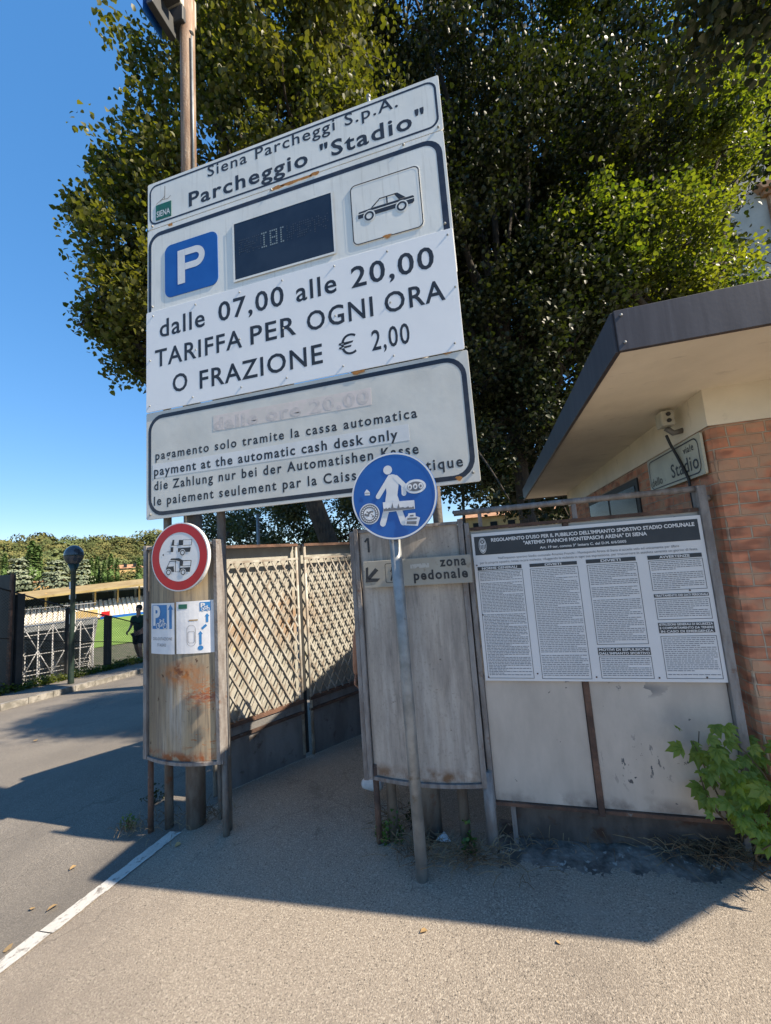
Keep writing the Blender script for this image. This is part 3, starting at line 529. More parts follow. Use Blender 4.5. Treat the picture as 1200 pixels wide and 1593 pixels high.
# ================================================================== GATE PILLARS
def bulge(xc, hw, y0, b): return lambda x: y0-b*(1-((x-xc)/hw)**2)
def curved(mb, x0, x1, z0, z1, y, n=24, t=.006):
    for i in range(n):
        a = x0+(x1-x0)*i/n; b = x0+(x1-x0)*(i+1)/n
        mb.add([(a, y(a), z0), (b, y(b), z0), (b, y(b), z1), (a, y(a), z1)], [(0,1,2,3)])
def pillar(name_label, x0, x1, z0, z1, y0, b, pm, legs, rim_t):
    t = thing('gate_pillar', name_label, 'gate pillar', ((x0+x1)/2, y0, h((x0+x1)/2, y0)))
    y = bulge((x0+x1)/2, (x1-x0)/2, y0, b); mb = MB(); curved(mb, x0+.026, x1-.034, z0, z1, y); o = mb.build('curved_panel', pm, t, True)
    for X, w_, zb in ((x0+.008, .028, z0-.02), (x1-.016, .03, z0-.02)):
        MB().box((X-w_/2, y0-.03, zb), (X+w_/2, y0+.05, z1+.03)).build('side_post', M['frame'], t, bevel=.003)
    MB().box((x0-.005, y0+.052, z0), (x1+.005, y0+.06, z1)).build('back_panel', M['gatelow'], t)
    mb = MB(); n = 24
    for zb, hgt in ((z0-.022, .02), (z1, .018)):
        for i in range(n):
            a = x0+(x1-x0)*i/n; c_ = x0+(x1-x0)*(i+1)/n; mb.bar((a, y(a)-.004, zb+hgt/2), (c_, y(c_)-.004, zb+hgt/2), .022, hgt)
    mb.build('rim', rim_t, t)
    for X, Y, r_, m in legs: MB().tube([(X, Y, h(X, Y)-.1), (X, Y, z0+.06)], r_, 14).build('leg', m, t, True)
    return t, y
tl, ylp = pillar('rusty beige gate pillar with bulging front below the left end of the tariff board', -2.43, -1.815, .385, 1.79, LPY+.03, .06, M['lpanel'],
    [(-2.43, 2.36, .018, M['rustdark']), (-2.0, 2.52, .014, M['leg']), (-1.83, 2.36, .02, M['leg'])], M['frame'])
tr, yrp = pillar('streaked grey gate pillar with bulging front behind the blue pedestrian sign', -.83, -.15, .335, 1.775, 2.38, .045, M['rpanel'],
    [(-.8, 2.38, .018, M['rustdark']), (-.15, 2.38, .03, M['frame'])], M['frame'])
MB().box((-2.2, 2.4, .3), (-2.19, 2.86, 1.79)).build('shadow_panel', M['gatelow'], tl)  # unseen panel added behind the pillar to fill its shadow on the road
MB().tube([(-.515, 2.47, h(-.5, 2.4)-.1), (-.515, 2.47, 1.7)], .075, 18).build('column', M['leg'], tr, True)
MB().box((-.872, 2.37, .3), (-.842, 2.42, 1.79)).build('jamb', M['frame'], tr, bevel=.004)
mb = MB(); a = onY(570, 852, 2.33); f1 = lambda x: yrp(x)-.003; stroke(mb, (a[0]+.006, a[2]-.03), (a[0]+.006, a[2]+.06), .013, f1, False); stroke(mb, (a[0]-.018, a[2]+.036), (a[0]+.004, a[2]+.058), .012, lambda x: yrp(x)-.0036, False); mb.build('number', M['black'], tr)
# ------------------------------------------------------------------ signs on the pillars
def nz(pts, Y): return [(lambda p: (p[0], p[2]))(onY(210+a/6.371, 790+b/6.371, Y)) for a, b in pts]
CY = 2.215; cc = onY(279, 866, CY); CX, CZ = cc[0], cc[2]
cv = thing('no_camper_sign', 'round white sign with red rim, trailer and camper van, on the left pillar', 'road sign', (CX, CY, CZ))
RR = .232
mb = MB(); mb.prism(circ(CX, CZ, RR, n=56), CY, CY+.025); mb.build('disc', M['pale'], cv)
mb = MB(); ring(mb, circ(CX, CZ, RR-.008, n=56), circ(CX, CZ, RR-.066, n=56), CY-.0015); mb.build('red_ring', M['red'], cv)
mb = MB(); yb = CY-.0015; W = MB()
def S(pts): return nz(pts, CY)
for p in (((362,372),(375,318),(392,318),(388,372)), ((432,372),(438,318),(480,318),(478,372)), ((355,392),(382,390),(380,438),(355,438)), ((428,400),(556,390),(546,436),(428,438)), ((318,435),(360,435),(360,439),(318,439)),
          ((480,316),(568,313),(568,317),(480,320)), ((564,313),(569,313),(562,370),(557,370)), ((480,370),(562,366),(562,371),(480,374)), ((362,372),(432,372),(432,376),(362,376)),
          ((350,518),(362,502),(438,500),(478,520),(560,518),(558,524),(480,528),(474,576),(448,578),(448,532),(410,520)), ((312,592),(384,586),(392,636),(312,636)), ((446,594),(552,586),(545,634),(446,636)),
          ((318,588),(346,530),(350,530),(324,588)), ((346,528),(412,524),(412,530),(346,534)), ((556,518),(562,518),(556,580),(550,580)), ((474,574),(554,570),(554,576),(474,580)), ((400,524),(405,524),(405,636),(400,636)), ((444,530),(448,530),(446,636),(442,636)), ((402,633),(446,633),(446,637),(402,637)), ((322,584),(388,580),(388,586),(322,590))):
    flat(mb, S(p), yb)
for a, b in ((474, 444), (336, 640), (480, 638)):
    q = S([(a, b)])[0]; flat(W, circ(*q, .0235, n=20), yb-.0008); ring(mb, circ(*q, .019, n=20), circ(*q, .0125, n=20), yb-.0016)
q = S([(282, 468)])[0]; flat(mb, circ(*q, .006, n=8), yb)
W.build('wheel_gap', M['pale'], cv); mb.build('vehicle_symbols', M['black'], cv)
MB().box((CX-.02, CY+.025, CZ-.06), (CX+.02, ylp(CX)+.05, CZ-.03)).box((CX-.02, CY+.025, CZ+.05), (CX+.02, ylp(CX)+.05, CZ+.08)).each('bracket', M['galv'], cv)
def paper(label, pxs):
    pts = [onY(*p, 2.262) for p in pxs]; x0 = (pts[0][0]+pts[3][0])/2; x1 = (pts[1][0]+pts[2][0])/2; z1_ = (pts[0][2]+pts[1][2])/2; z0 = (pts[2][2]+pts[3][2])/2
    t = thing('paper_notice', label, 'notice', (x0, 2.26, z0)); f = lambda x: ylp(x)-.005; mb = MB(); curved(mb, x0, x1, z0, z1_, f, 8); mb.build('sheet', M['paper'], t)
    return t, x0, x1, z0, z1_
def arrow(mb, x, z0, z1_, w_, f, head=.03):
    gridrect(mb, x-w_/2, z0, x+w_/2, z1_-head, f, 2); flat(mb, [(x-w_, z1_-head), (x+w_, z1_-head), (x, z1_)], f)
f2 = lambda x: ylp(x)-.0065; f3 = lambda x: ylp(x)-.008
def bike(mb, cx, cz, s, f):
    for dx in (-.5, .5): ring(mb, circ(cx+dx*s, cz, .3*s, n=16), circ(cx+dx*s, cz, .22*s, n=16), f)
    for a, b in (((-.5, 0), (-.15, .5)), ((-.15, .5), (.3, .5)), ((-.15, .5), (.05, 0)), ((-.5, 0), (.05, 0)), ((.05, 0), (.3, .5)), ((.3, .6), (.5, 0)), ((.2, .66), (.42, .66)), ((-.28, .6), (-.05, .6))):
        stroke(mb, (cx+a[0]*s, cz+a[1]*s), (cx+b[0]*s, cz+b[1]*s), .08*s, f, False)
t, x0, x1, z0, z1_ = paper('white paper notice with large P, bicycle and CICLOSTAZIONE, left of two on the rusty pillar', ((227,940),(271,938),(271,1018),(229,1019)))
w_, hh = x1-x0, z1_-z0
mb = MB(); gridrect(mb, x0+.07*w_, z0+.49*hh, x0+.72*w_, z1_-.035*hh, f2, 6); bl = mb.build('blue_square', M['printblue'], t)
mb = MB(); arrow(mb, x0+.86*w_, z0+.49*hh, z1_-.03*hh, .1*w_, f2, .035); mb.build('arrow', M['printblue'], t)
mb = MB(); text(mb, 'P', x0+.12*w_, x0+.45*w_, z0+.575*hh, .36*hh, f3, .04); bike(mb, x0+.5*w_, z0+.55*hh, .3*w_, f3); mb.build('symbols', M['pale'], bl)
mb = MB(); text(mb, 'CICLOSTAZIONE', x0+.1*w_, x0+.92*w_, z0+.27*hh, .055*hh, f2, .0); text(mb, 'STADIO', x0+.3*w_, x0+.68*w_, z0+.15*hh, .055*hh, f2, .0); mb.build('lettering', M['ink'], t)
t, x0, x1, z0, z1_ = paper('white paper notice with car drawn from above and blue route arrows, right of two', ((274,936),(326,935),(326,1016),(274,1019)))
w_, hh = x1-x0, z1_-z0
mb = MB(); gridrect(mb, x0+.07*w_, z0+.86*hh, x0+.32*w_, z0+.95*hh, f2, 2); mb.build('logo_patch', M['green'], t)
mb = MB(); gridrect(mb, x0+.65*w_, z0+.8*hh, x0+.92*w_, z0+.97*hh, f2, 3); bl = mb.build('blue_square', M['printblue'], t)
mb = MB(); text(mb, 'P', x0+.68*w_, x0+.79*w_, z0+.87*hh, .08*hh, f3, .03); bike(mb, x0+.8*w_, z0+.83*hh, .13*w_, f3); mb.build('symbols', M['pale'], bl)
mb = MB(); arrow(mb, x0+.66*w_, z0+.16*hh, z0+.42*hh, .06*w_, f2, .02); arrow(mb, x0+.83*w_, z0+.58*hh, z0+.75*hh, .06*w_, f2, .02); stroke(mb, (x0+.7*w_, z0+.46*hh), (x0+.81*w_, z0+.53*hh), .06*w_, f2, False); flat(mb, circ(x0+.66*w_, z0+.1*hh, .07*w_, .045*hh, 16), f2); mb.build('route_arrows', M['printblue'], t)
mb = MB(); ring(mb, rr(x0+.3*w_, z0+.14*hh, x0+.54*w_, z0+.54*hh, .11*w_), rr(x0+.31*w_, z0+.145*hh, x0+.53*w_, z0+.535*hh, .1*w_), f2); ring(mb, rr(x0+.33*w_, z0+.2*hh, x0+.51*w_, z0+.42*hh, .04*w_), rr(x0+.34*w_, z0+.205*hh, x0+.5*w_, z0+.415*hh, .035*w_), f2); mb.build('car_drawing', M['ink'], t)
mb = MB(); gridrect(mb, x0+.36*w_, z0+.62*hh, x0+.6*w_, z0+.645*hh, f2, 2); mb.build('yellow_mark', M['dead'], t)
# pedestrian-zone direction sign
ZY = 2.295
def dz(pts, Y): return [(lambda p: (p[0], p[2]))(onY(530+a/5.217, 690+b/5.217, Y)) for a, b in pts]
zs = thing('pedestrian_zone_sign', 'long dull white direction sign reading zona pedonale across the right pillar', 'road sign', (-.5, ZY, 1.5))
c4 = dz([(180,952),(1055,908),(1075,1140),(195,1163)], ZY); zx0 = (c4[0][0]+c4[3][0])/2; zx1 = (c4[1][0]+c4[2][0])/2; zz1 = (c4[0][1]+c4[1][1])/2; zz0 = (c4[2][1]+c4[3][1])/2
MB().prism(rr(zx0, zz0, zx1, zz1, .006), ZY, ZY+.018).build('plate', M['zona'], zs, bevel=.002)
mb = MB()
for s, a, b in (('zona', (808, 995), (1022, 985)), ('pedonale', (597, 1105), (1037, 1086))):
    A, B = dz([a, b], ZY); text(mb, s, A[0], B[0], (A[1]+B[1])/2, .052, ZY-.002, .03, 1.2)
mb.build('lettering', M['black'], zs)
mb = MB()
for p in (((205,1010),(225,1003),(226,1095),(322,1095),(300,1122),(206,1128)), ((282,1010),(308,1030),(238,1108),(218,1090))): flat(mb, dz(p, ZY), ZY-.002)
mb.build('arrow', M['black'], zs)
e = dz([(358,975),(510,1125)], ZY); mb = MB(); ring(mb, rr(e[0][0], e[1][1], e[1][0], e[0][1], .012), rr(e[0][0]+.003, e[1][1]+.003, e[1][0]-.003, e[0][1]-.003, .01), ZY-.002)
def figure(mb, cx, cz, s, y):
    flat(mb, circ(cx, cz+.42*s, .075*s, n=14), y)
    for a, b, w_ in (((-.02,.3),(0,.02),.17), ((0,.3),(.17,.12),.06), ((-.02,.3),(-.14,.1),.06), ((.01,0),(.12,-.42),.08), ((-.01,0),(-.14,-.42),.08)): stroke(mb, (cx+a[0]*s, cz+a[1]*s), (cx+b[0]*s, cz+b[1]*s), w_*s, y)
figure(mb, (e[0][0]*.55+e[1][0]*.45), (e[0][1]+e[1][1])/2, .1, ZY-.002); mb.build('pedestrian_symbol', M['black'], zs)
A, B = dz([(568,1015),(718,975)], ZY); MB().prism([(A[0], A[1]), (B[0], A[1]), (B[0], A[1]+.026), (A[0], A[1]+.024)], ZY-.0016, ZY-.0002).build('torn_sticker', mat('torn_film', (.46,.45,.42), .5, layers=[dict(c=(.3,.28,.24), s=40, lo=.5, hi=.55)]), zs)
# ================================================================== PEDESTRIAN SIGN ON ITS LEANING POLE
DY = 2.07
pd = thing('pedestrian_sign', 'round blue sign with white walking figure and stickers on a thin grey pole', 'road sign', (-.5, 2.1, h(-.5, 2.1)))
pb = gp(658, 1370); pt = onY(612, 800, DY+.045)
MB().tube([(pb[0], pb[1], pb[2]-.1), (pt[0]*.5+pb[0]*.5, (pt[1]+pb[1])/2, (pt[2]+pb[2])/2), (pt[0]-.005, pt[1], pt[2]+.28)], .031, 18).build('pole', M['galv'], pd, True)
cc = onY(612, 771, DY); DX, DZ = cc[0], cc[2]; DR = .242
MB().prism(circ(DX, DZ, DR, n=64), DY, DY+.012).build('disc', M['blue'], pd, bevel=.002)
mb = MB(); ring(mb, circ(DX, DZ, DR-.002, n=64), circ(DX, DZ, DR-.011, n=64), DY-.0016); mb.build('rim', M['pale'], pd)
def dd(*pts): return dz(pts, DY)
mb = MB(); yf = DY-.0016; sc_ = .48/722
q = dd((383, 215))[0]; flat(mb, circ(*q, 38*sc_, n=24), yf)
flat(mb, dd((385,262),(415,250),(440,252),(478,285),(470,350),(462,420),(482,478),(362,478),(374,400),(368,340),(378,290)), yf)
for a, b, w_ in (((402,272),(306,432),40), ((450,275),(512,335),40), ((512,335),(516,405),40), ((392,470),(345,650),50), ((452,470),(512,640),50)):
    A, B = dd(a, b); stroke(mb, A, B, w_*sc_, yf-.0003-.00013*(a[0] % 7))
mb.build('walking_figure', M['pale'], pd)
mb = MB(); ink = MB(); q = dd((237, 572))[0]; flat(mb, circ(*q, 88*sc_, n=32), yf-.0016); ring(ink, circ(*q, 80*sc_, n=32), circ(*q, 50*sc_, n=32), yf-.0022)
for i in range(22):
    t = i*.285; p = (q[0]+64*sc_*math.cos(t), q[1]+64*sc_*math.sin(t)); flat(mb, circ(*p, 6*sc_, n=6), yf-.0028)
for i in range(9): p = (q[0]+RNG.uniform(-35, 35)*sc_, q[1]+RNG.uniform(-35, 35)*sc_); flat(ink, circ(*p, RNG.uniform(5, 12)*sc_, n=7), yf-.0022-i*1e-4)
o2 = dd((608, 348))[0]; flat(mb, circ(*o2, 88*sc_, 58*sc_, 32), yf-.0016); flat(ink, circ(*o2, 68*sc_, 40*sc_, 28), yf-.0022)
for dx in (-45, 0, 45): flat(mb, circ(o2[0]+dx*sc_, o2[1], 19*sc_, 24*sc_, 12), yf-.003); flat(ink, circ(o2[0]+dx*sc_, o2[1]-2*sc_, 9*sc_, 12*sc_, 8), yf-.0036)
flat(mb, dd((345,478),(600,460),(606,530),(352,562)), yf-.0032)
sk = [(352, 552)]+[(352+i*10, 536-i*.6-RNG.uniform(0, 14)-(40 if i in (7, 12) else 0)) for i in range(25)]+[(600, 524), (600, 530)]
flat(ink, dd(*sk), yf-.004)
flat(mb, dd((530,600),(548,588),(552,568),(610,562),(612,590),(648,600),(630,668),(525,664)), yf-.0044)
for p in (((545,605),(625,600),(620,615),(545,620)), ((540,632),(620,630),(618,656),(540,654)), ((565,580),(595,578),(595,592),(565,592))): flat(ink, dd(*p), yf-.005)
flat(mb, dd((198,395),(215,372),(240,395),(240,420),(198,422)), yf-.002); flat(ink, dd((202,402),(238,400),(238,406),(202,408)), yf-.0026)
st = mb.build('stickers', M['paper'], pd); ink.build('sticker_print', M['ink'], st)
MB().box((DX-.03, DY+.012, DZ+.06), (DX+.06, DY+.09, DZ+.085)).box((DX-.03, DY+.012, DZ-.1), (DX+.06, DY+.09, DZ-.075)).each('clamp', M['galv'], pd)
MB().prism([(pb[0]-.02, 1.0), (pb[0]-.006, 1.0), (pb[0]-.006, 1.06), (pb[0]-.022, 1.06)], 2.05, 2.052)
# ================================================================== NOTICE BOARD STAND
NY = 2.4
nb = thing('notice_stand', 'grey framed sheet-metal hoarding with flaking paint between pillar and kiosk', 'hoarding', (.5, NY, h(.5, NY)))
MB().box((-.115, NY, .235), (.398, NY+.012, 1.73)).build('sheet', M['nboard'], nb, bevel=.002)
MB().box((.432, NY, .235), (1.06, NY+.012, 1.73)).build('sheet', M['nboard'], nb, bevel=.002)
MB().box((.4, NY-.012, .2), (.43, NY+.03, 1.73)).build('stile', M['rustdark'], nb, bevel=.003)
MB().box((1.062, NY-.03, .22), (1.102, NY+.04, 1.865)).build('post', M['frame'], nb, bevel=.003)
MB().box((-.145, NY-.02, .2), (-.117, NY+.03, 1.78)).build('post', M['frame'], nb, bevel=.003)
MB().tube([(-.2, NY, 1.845), (.45, NY, 1.848), (1.06, NY, 1.85)], .017, 12).tube([(1.1, NY, 1.8), (WX+.03, NY+.12, 1.8)], .017, 10).build('top_rail', M['frame'], nb, True)
mb = MB()
for x in (-.06, .46): mb.box((x, NY-.008, 1.735), (x+.022, NY+.012, 1.832))
mb.each('rail_stub', M['frame'], nb)
MB().box((-.115, NY-.014, 1.732), (1.06, NY-.001, 1.75)).box((-.115, NY-.014, .215), (.398, NY+.02, .233)).box((.432, NY-.014, .215), (1.06, NY+.02, .233)).each('edge_strip', M['rustdark'], nb)
MB().box((-.03, NY+.05, .03), (1.02, NY+.06, .22)).build('kick_plate', mat('dark_brown_plate', (.06,.05,.045), .8, layers=[dict(c=(.1,.085,.075), s=5, st=(2,2,.8)), dict(c=DRUST, s=9, lo=.55, hi=.7)], bump=.2), nb)  # near-black brown plate with lighter and rusty blotches
for x in (-.04, 1.03): MB().box((x, NY+.01, h(x, NY)-.1), (x+.025, NY+.045, .22)).build('leg', M['frame'], nb)
# the stadium regulations poster
PY = NY-.02
po = thing('regulations_poster', 'large white stadium regulations poster with four columns of fine print', 'poster', (.48, PY, 1.3))
def pz(a, b): p = onY(720+a/2.79, 790+b/2.79, PY); return p[0], p[2]
def prect(TL, TR, BR, BL):
    a, b, c_, d = pz(*TL), pz(*TR), pz(*BR), pz(*BL); return (a[0]+d[0])/2, (c_[1]+d[1])/2, (b[0]+c_[0])/2, (a[1]+b[1])/2
def rct(q): return [(q[0], q[1]), (q[2], q[1]), (q[2], q[3]), (q[0], q[3])]
P0 = prect((37,117),(1030,28),(1155,757),(100,752))
MB().prism(rct(P0), PY, PY+.006).build('panel', M['poster'], po)
heads = [((65,257),(255,246),(256,262),(66,273),['NORME GENERALI']), ((290,243),(495,231),(497,245),(291,258),['DIVIETI']), ((534,225),(750,212),(752,228),(536,243),['DIVIETI']), ((801,208),(1036,195),(1040,212),(803,226),['AVVERTENZE']),
    ((586,610),(814,603),(818,637),(590,641),['MOTIVI DI ESPULSIONE', "DALL'IMPIANTO SPORTIVO"]), ((829,377),(1067,364),(1069,380),(832,391),['TRATTAMENTO DEI DATI PERSONALI']), ((848,500),(1090,493),(1097,540),(854,545),['ISTRUZIONI GENERALI DI SICUREZZA', 'E COMPORTAMENTO DA TENERE', 'IN CASO DI EMERGENZA'])]
mb = MB(); wt = MB()
b0 = prect((50,132),(1018,42),(1032,135),(56,210)); flat(mb, rct(b0), PY-.0015); bh = b0[3]-b0[1]; bw = b0[2]-b0[0]
for s, x0, x1, zc, cp, bo in (('REGOLAMENTO D\'USO PER IL PUBBLICO DELL\'IMPIANTO SPORTIVO STADIO COMUNALE', .085, .985, .68, .17, .03), ('"ARTEMIO FRANCHI MONTEPASCHI ARENA" DI SIENA', .24, .79, .4, .17, .03), ('Art. 19 ter, comma 3° lettera C. del D.M. 6/6/2005', .315, .7, .12, .12, .02)):
    text(wt, s, b0[0]+bw*x0, b0[0]+bw*x1, b0[1]+bh*zc, bh*cp, PY-.0028, bo, 1.0)
for q in heads:
    g = prect(*q[:4]); flat(mb, rct(g), PY-.0015); nl = len(q[4]); hh = (g[3]-g[1])/nl
    for i, s in enumerate(q[4]):
        hw = min(len(s)*hh*.33, (g[2]-g[0])*.48); xc = (g[0]+g[2])/2; text(wt, s, xc-hw, xc+hw, g[3]-hh*(i+.8), hh*.6, PY-.0028, .03, 1.0)
bd = mb.build('heading_band', M['band'], po)
cx, cz = b0[0]+bw*.04, b0[1]+bh*.5; flat(wt, circ(cx, cz, bh*.2, bh*.42, 28), PY-.0028)
ck = MB()
for i in range(-2, 3): stroke(ck, (cx+i*bh*.075, cz-bh*.25+abs(i)*.006), (cx+i*bh*.075, cz+bh*.05), bh*.035, PY-.0042, False)
ring(ck, circ(cx, cz, bh*.17, bh*.38, 28), circ(cx, cz, bh*.15, bh*.35, 28), PY-.0042); ring(ck, circ(cx, cz+bh*.2, bh*.1, bh*.1, 16), circ(cx, cz+bh*.2, bh*.05, bh*.05, 16), PY-.0042)
wt.build('heading_lettering', M['pale'], bd); ck.build('crest_stripes', M['band'], bd)
mb = MB(); fp = MB()
boxes = [((67,278),(258,265),(313,738),(112,742)), ((292,265),(500,252),(563,745),(347,741)), ((537,248),(755,237),(810,590),(586,595)), ((592,648),(820,643),(833,742),(605,741)), ((805,230),(1042,218),(1062,350),(826,360)), ((833,400),(1072,388),(1085,480),(848,487)), ((858,558),(1103,552),(1132,742),(888,743))]
for bi, q in enumerate(boxes):
    g = prect(*q); a = .0022; ring(mb, rct(g), rct((g[0]+a, g[1]+a, g[2]-a, g[3]-a)), PY-.0015)
    z = g[3]-.012; pitch = .0095 if bi else .0085; para = 5
    while z > g[1]+.01:
        x = g[0]+.009; end = g[2]-.009
        para -= 1
        if para <= 0: end = g[0]+(g[2]-g[0])*RNG.uniform(.35, .97); para = int(RNG.integers(2, 8))
        while x < end-.004:
            wlen = min(RNG.uniform(.006, .024), end-x); fp.quad((x, PY-.0015, z), (x+wlen, PY-.0015, z), (x+wlen, PY-.0015, z+.0032), (x, PY-.0015, z+.0032)); x += wlen+.0035
        z -= pitch
        if RNG.random() < .04: z -= pitch
mb.build('column_frame', M['band'], po); fp.build('fine_print', M['ink'], po)
mb = MB(); wd = P0[2]-P0[0]
text(mb, "Nell'impianto sportivo Stadio comunale Artemio Franchi - Montepaschi Arena di Siena si accede solo ed unicamente per tifare", P0[0]+wd*.12, P0[0]+wd*.9, b0[1]-.03, .013, PY-.0015, 0, 1.0)
text(mb, "per la propria squadra, senza recare molestia, rifuggendo la violenza in ogni sua espressione, per trascorrere in assoluta serenità un giorno di festa.", P0[0]+wd*.03, P0[0]+wd*.97, b0[1]-.052, .013, PY-.0015, 0, 1.0)
mb.build('intro_lettering', M['ink'], po)
mb = MB()
for a, b in ((88,465),(113,735),(326,720),(582,735),(855,738),(1062,736),(987,358),(62,250)): q = pz(a, b); mb.ball((q[0], PY-.001, q[1]), .0045, 8, 5)
mb.each('screw', M['rustdark'], po)
# ================================================================== LATTICE GATE
GP = np.array([-2.175, 2.85]); GD = np.array([.519, .855]); GN = np.array([.855, -.519])
def gate(x, y, z): p = GP+GD*x+GN*(-y); return (p[0], p[1], z)
def leaf(label, s0, s1):
    p = gate((s0+s1)/2, 0, 0); t = thing('gate_leaf', label, 'gate', (p[0], p[1], h(p[0], p[1])), 'folding lattice gate leaves')
    G = lambda mb, n, m, par=t, sm=False, bv=0: mapped(mb, gate).build(n, m, par, sm, bv)
    zb = h(p[0], p[1])+.05
    G(MB().box((s0, -.02, 1.785), (s1, .05, 1.81)), 'top_rail', M['rustdark'])
    G(MB().box((s0, .07, .33), (s1, .078, 1.786)), 'back_plate', M['gatep'])
    G(MB().box((s0, -.015, 1.655), (s1, .01, 1.675)), 'upper_rail', M['gatebar'])
    G(MB().box((s0, -.015, .345), (s1, .02, .375)).box((s0, -.015, .25), (s1, .02, .275)), 'lower_rail', M['rustdark'])
    mb = MB(); n = 8
    for i in range(n):
        a, b = s0+(s1-s0)*i/n, s0+(s1-s0)*(i+1)/n; za, zc = [h(*gate(q_, 0, 0)[:2])+.008 for q_ in (a, b)]
        mb.add([(a, .004, za), (b, .004, zc), (b, .004, .25), (a, .004, .25)], [(0,1,2,3)])
    G(mb, 'kick_plate', M['gatelow']); G(MB().box((s0, .0, .276), (s1, .01, .344)), 'strip_plate', M['gatelow'])
    for x in (s0+.012, s1-.012): G(MB().tube([(x, .0, zb-.02), (x, .0, 1.8)], .014, 10), 'stile', M['gatebar'], sm=True)
    mb = MB(); x0, x1, zl, zh = s0+.028, s1-.028, .375, 1.655; sl = .165/.088; n = int((x1-x0)/.088)+18
    for sg_ in (1, -1):
        for i in range(-18, n+18):
            xb = x0+i*.088 if sg_ > 0 else x1-i*.088
            a = (xb, zl); b = (xb+sg_*(zh-zl)/sl, zh)
            t0 = 0; t1 = 1; ax_, bx_ = a[0], b[0]
            ts = sorted(((x0-ax_)/(bx_-ax_), (x1-ax_)/(bx_-ax_))); t0 = max(0, ts[0]); t1 = min(1, ts[1])
            if t1-t0 < .02: continue
            q0 = (ax_+(bx_-ax_)*t0, a[1]+(b[1]-a[1])*t0); q1 = (ax_+(bx_-ax_)*t1, a[1]+(b[1]-a[1])*t1)
            yy = .006*sg_; mb.bar((q0[0], yy, q0[1]), (q1[0], yy, q1[1]), .013, .0088, (0, 1, 0))
    G(mb, 'lattice', M['gatebar'])
    if s0 > 0: G(MB().box((s0-.05, .03, zb), (s0-.015, .08, 1.8)), 'closing_post', M['dark'])
    return t
leaf('dirty white lattice gate leaf nearer the rusty pillar, its lower part in shade', -.12, .7)
leaf('dirty white lattice gate leaf running back behind the grey pillar', .77, 1.62)
# ================================================================== FOLIAGE
def leaf_mesh(name, C, m, size, per, sd, droop=.35, parent=None, fold=.25, flatten=1.0, mid=None):
    C = np.asarray(C); n = len(C)*per
    P = np.repeat(C, per, axis=0)+np.clip(RNG.normal(0, 1, (n, 3)), -1.6, 1.6)*np.array(sd)
    nrm = RNG.normal(0, 1, (n, 3)); nrm[:, 2] = np.abs(nrm[:, 2])*flatten+.35
    if mid is not None: q = P-np.asarray(mid); nrm = q/(np.linalg.norm(q, axis=1)[:, None]+1e-6)*1.3+RNG.normal(0, .4, (n, 3))
    nrm /= np.linalg.norm(nrm, axis=1)[:, None]
    d = RNG.normal(0, 1, (n, 3)); d[:, 2] -= droop*2; d -= nrm*np.sum(d*nrm, axis=1)[:, None]; d /= np.linalg.norm(d, axis=1)[:, None]
    s = np.cross(d, nrm); L = (size*RNG.uniform(.65, 1.25, n))[:, None]
    sh = [(0, 0, 0), (.2, .42, fold*.4), (.62, .34, fold*.3), (1.05, 0, -.1), (.6, -.36, fold*.32), (.18, -.4, fold*.4)]
    V_ = np.stack([P+d*a*L+s*b*L+nrm*c_*L for a, b, c_ in sh], axis=1).reshape(-1, 3)
    base = np.arange(n)[:, None]*6; F = np.concatenate([base+np.array([0, 1, 2, 3]), base+np.array([0, 3, 4, 5])], axis=1).reshape(-1)
    me = bpy.data.meshes.new(name); me.vertices.add(len(V_)); me.vertices.foreach_set('co', V_.ravel())
    me.loops.add(len(F)); me.loops.foreach_set('vertex_index', F.astype(np.int32))
    nf = n*2; me.polygons.add(nf); me.polygons.foreach_set('loop_start', np.arange(nf, dtype=np.int32)*4)
    me.update(calc_edges=True); me.materials.append(m)
    o = bpy.data.objects.new(name, me); COL.objects.link(o)
    if parent is not None: adopt(o, parent)
    return o
def lobes_px(L): return [(at(px, py, D), r/FPX*D) for px, py, r, D in L]
def clumps(lobes, dens, keep=lambda p: True, inner=.5, sq=.85):
    out = []
    for i, (c_, r) in enumerate(lobes):
        n = int(dens*4*math.pi*r*r/7)+3
        v = RNG.normal(0, 1, (n, 3)); v /= np.linalg.norm(v, axis=1)[:, None]
        rad = RNG.uniform(inner, 1.0, n)**.6*(1+RNG.normal(0, .07, n))
        p = c_+v*(r*rad)[:, None]*np.array([1, 1, sq])
        p = [q+RNG.normal(0, 1, 3)*np.array([.24, .24, .15])*min(1, r/1.2) for q in p for _ in range(7)]
        for q in p:
            if not keep(q): continue
            if any(j != i and np.linalg.norm(q-cj) < rj*.55 for j, (cj, rj) in enumerate(lobes)): continue
            out.append(q)
    return np.array(out)
def limb(mb, a, b, r0, r1, bend=.3, n=7):
    a = np.array(a); b = np.array(b); off = RNG.normal(0, bend, 3); pts = []
    for i in range(n): t = i/(n-1); pts.append(a*(1-t)+b*t+off*math.sin(math.pi*t)*np.array([1, 1, .4]))
    mb.tube(pts, [r0+(r1-r0)*i/(n-1) for i in range(n)], 8)
def keepA(p):
    if p[1] < 4.0+.25*math.sin(p[0]*3): return False
    if p[0] > .3 and p[1] < 7 and p[2] < 3.05: return False
    return p[2] > 1.7
def gap(p):                         # the hole in the canopy through which the pale house shows
    q = p-np.array([0, 0, EYE]); z = q@CF; x, y = 600+FPX*(q@CR)/z, 796.5-FPX*(q@CU)/z
    return x > 1150-max(0, (y-330))*.1+40*math.sin(y*.05) and 250 < y < 440
keepC = lambda p: keepA(p) and not gap(p)
